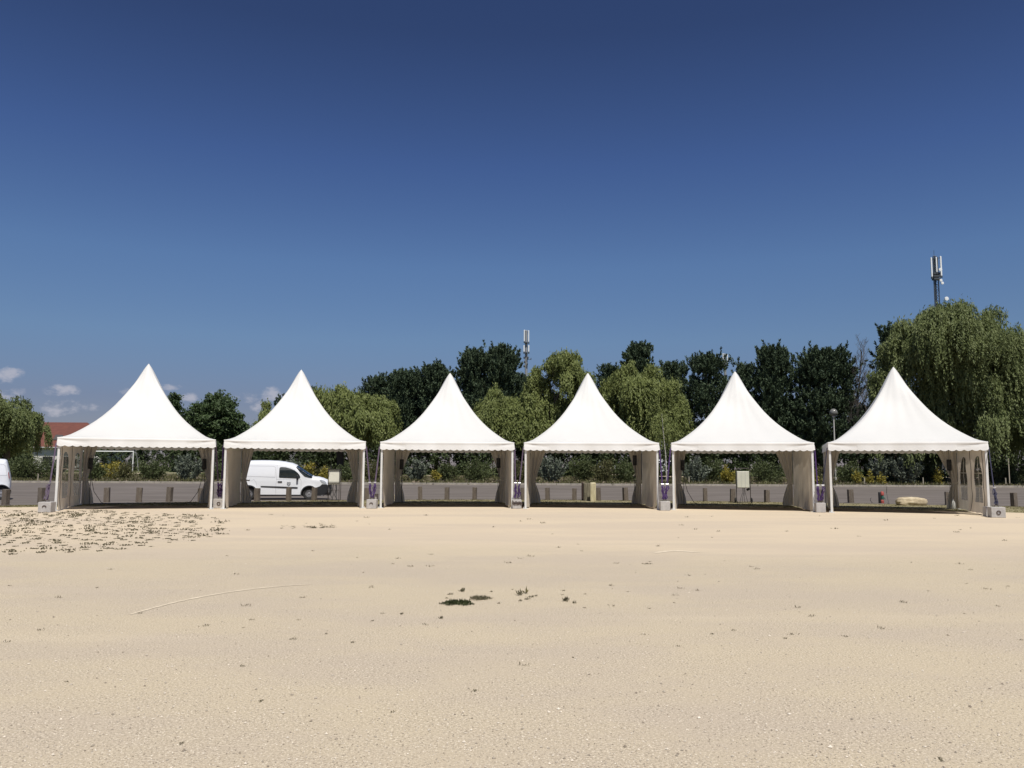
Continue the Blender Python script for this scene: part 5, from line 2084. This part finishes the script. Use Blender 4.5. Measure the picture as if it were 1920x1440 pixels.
def mast(label, px, top_py, bot_py, Y, halfw_px, panels, seed, lattice=True, spike=0):
    s = m2(1, Y)
    p = at(px, 880, Y)
    t = thing('antenna_mast', label, 'antenna mast', (p.x, Y, hz(Y)), 0, 'mobile phone masts behind the trees')
    ztop = at(px, top_py, Y).z - hz(Y)
    b = MB()
    r0 = halfw_px * s * .56
    ch = [(r0 * math.cos(R(a)), r0 * math.sin(R(a))) for a in (90, 210, 330)]
    if lattice:
        for x, y in ch:
            b.tube([(x * 1.7, y * 1.7, 0), (x, y, ztop * .6), (x, y, ztop - .2)], .09, 6)
        nz_ = int(ztop / 1.0)
        for k_ in range(nz_):
            z = ztop - .3 - k_ * 1.0
            f = 1 if z > ztop * .6 else 1 + .7 * (1 - z / (ztop * .6))
            for q in range(3):
                x0, y0 = ch[q]
                x1, y1 = ch[(q + 1) % 3]
                b.tube([(x0 * f, y0 * f, z), (x1 * f, y1 * f, z - .9)], .035, 4)
                b.tube([(x0 * f, y0 * f, z), (x1 * f, y1 * f, z)], .03, 4)
    b.tube([(0, 0, 0), (0, 0, ztop - .05)], [.30, .26] if not lattice else [.16, .12], 8)
    if spike:
        b.tube([(-.05, 0, ztop - .1), (-.05, 0, ztop + spike)], .035, 5)
    b.tube([(-r0 * .7, -.1, ztop), (r0 * .7, -.1, ztop)], .09, 6)
    b.build('mast_frame', gsteel if not lattice else dsteel, t)
    for (dx, py0, py1, w, dy) in panels:
        z1 = at(px, py0, Y).z - hz(Y)
        z0_ = at(px, py1, Y).z - hz(Y)
        x = dx * s
        b = MB()
        b.box((x, dy, (z0_ + z1) / 2), (w * s, .22, z1 - z0_), bev=.04)
        o = b.build('panel_antenna', pan_m, t)
        b = MB()
        for z in (z0_ + .2, z1 - .3):
            b.tube([(x, dy, z), (0, 0, z)], .05, 5)
        b.box((x, dy, z0_ - .2), (w * s * 1.2, .26, .36), bev=.04)
        b.build('bracket', dsteel, o)
    return t, s, ztop


t, s, zt = mast('tallest lattice phone mast rising above the huge willow', 1771, 481, 560, 150, 9,
                [(-8.5, 484, 520, 2.6, -.4), (9.5, 481.5, 518, 2.8, -.4), (5.3, 483, 508, 1.8, .5), (-.5, 484, 512, 2.2, -.7)], 1, True, 1.2)
b = MB()
for (dx, py_, r_) in [(5, 508, .30), (5, 528, .25), (7.5, 533, .25), (14, 562, .36)]:
    z = at(1770, py_, 150).z - hz(150)
    b.lathe([(0, -.1), (r_ * .8, -.08), (r_, 0), (r_, .18), (0, .2)], Matrix.Translation((dx * s, -.9, z)) @ Matrix.Rotation(R(90), 4, 'X'), 16)
b.build('dish_antenna', pan_m, t, True)
b = MB()
for z in (514, 519, 524):
    zz = at(1770, z, 150).z - hz(150)
    b.box((0, -.3, zz), (1.2, .9, .35))
    b.tube([(-.8, -.3, zz), (.9, -.3, zz)], .07, 5)
b.build('platform', dsteel, t)
t, s, zt = mast('slim phone mast with two tiers of white panels above the central willow', 986, 620, 700, 160, 6,
                [(-3.8, 619, 640.5, 1.9, -.3), (4.5, 620, 641.5, 1.9, -.3), (-4.2, 648, 660, 2.2, -.3), (4.6, 648, 660, 2.2, -.3)], 2, False)
b = MB()
for (dx, py_, w) in [(0, 643, 9), (0, 662, 8), (-4, 671, 4), (3, 671, 5), (-3, 679, 5), (-3.5, 687, 6), (2, 683, 4), (9, 673, 2)]:
    z = at(986, py_, 160).z - hz(160)
    b.box((dx * s, -.3, z), (w * s * .6, .7, .34), bev=.05)
b.tube([(0, -.2, at(986, 674, 160).z - hz(160)), (9 * s, -.2, at(986, 674, 160).z - hz(160))], .06, 5)
b.build('platform', dsteel, t)
mast('pair of white phone mast panels just above the pines by the fifth tent peak', 1363.5, 664, 700, 165, 5,
     [(-4.2, 663, 682, 1.7, -.3), (4.2, 664, 684, 1.7, -.3), (.5, 667, 683, 3.0, .4)], 3, False)

stake_m = mat('pale_stake_wood', (.38, .34, .26), .9)
for (px, py, h, lab) in [(1731, 908, .55, 'short pale stake near the right curtain of the rightmost tent'), (1886, 909, .55, 'short pale stake at the far right of the bank'),
                         (1893, 906, 1.9, 'thin grey post beside the hanging willow at the right edge'), (1621, 906, .5, 'short stake among the yellow shrubs of the rightmost tent view'),
                         (1292, 904, .5, 'short pale stake left in the fifth tent view'), (71, 902, .5, 'short stake among the shrubs left of the leftmost tent')]:
    p = at(px, py, 58)
    o = MB().box((0, 0, h / 2), (.06, .06, h), bev=.008).build('stake', stake_m)
    o.location = (p.x, 58, hz(58) - .02)
    tag(o, lab, 'stake', 'wooden stakes on the planting bank')
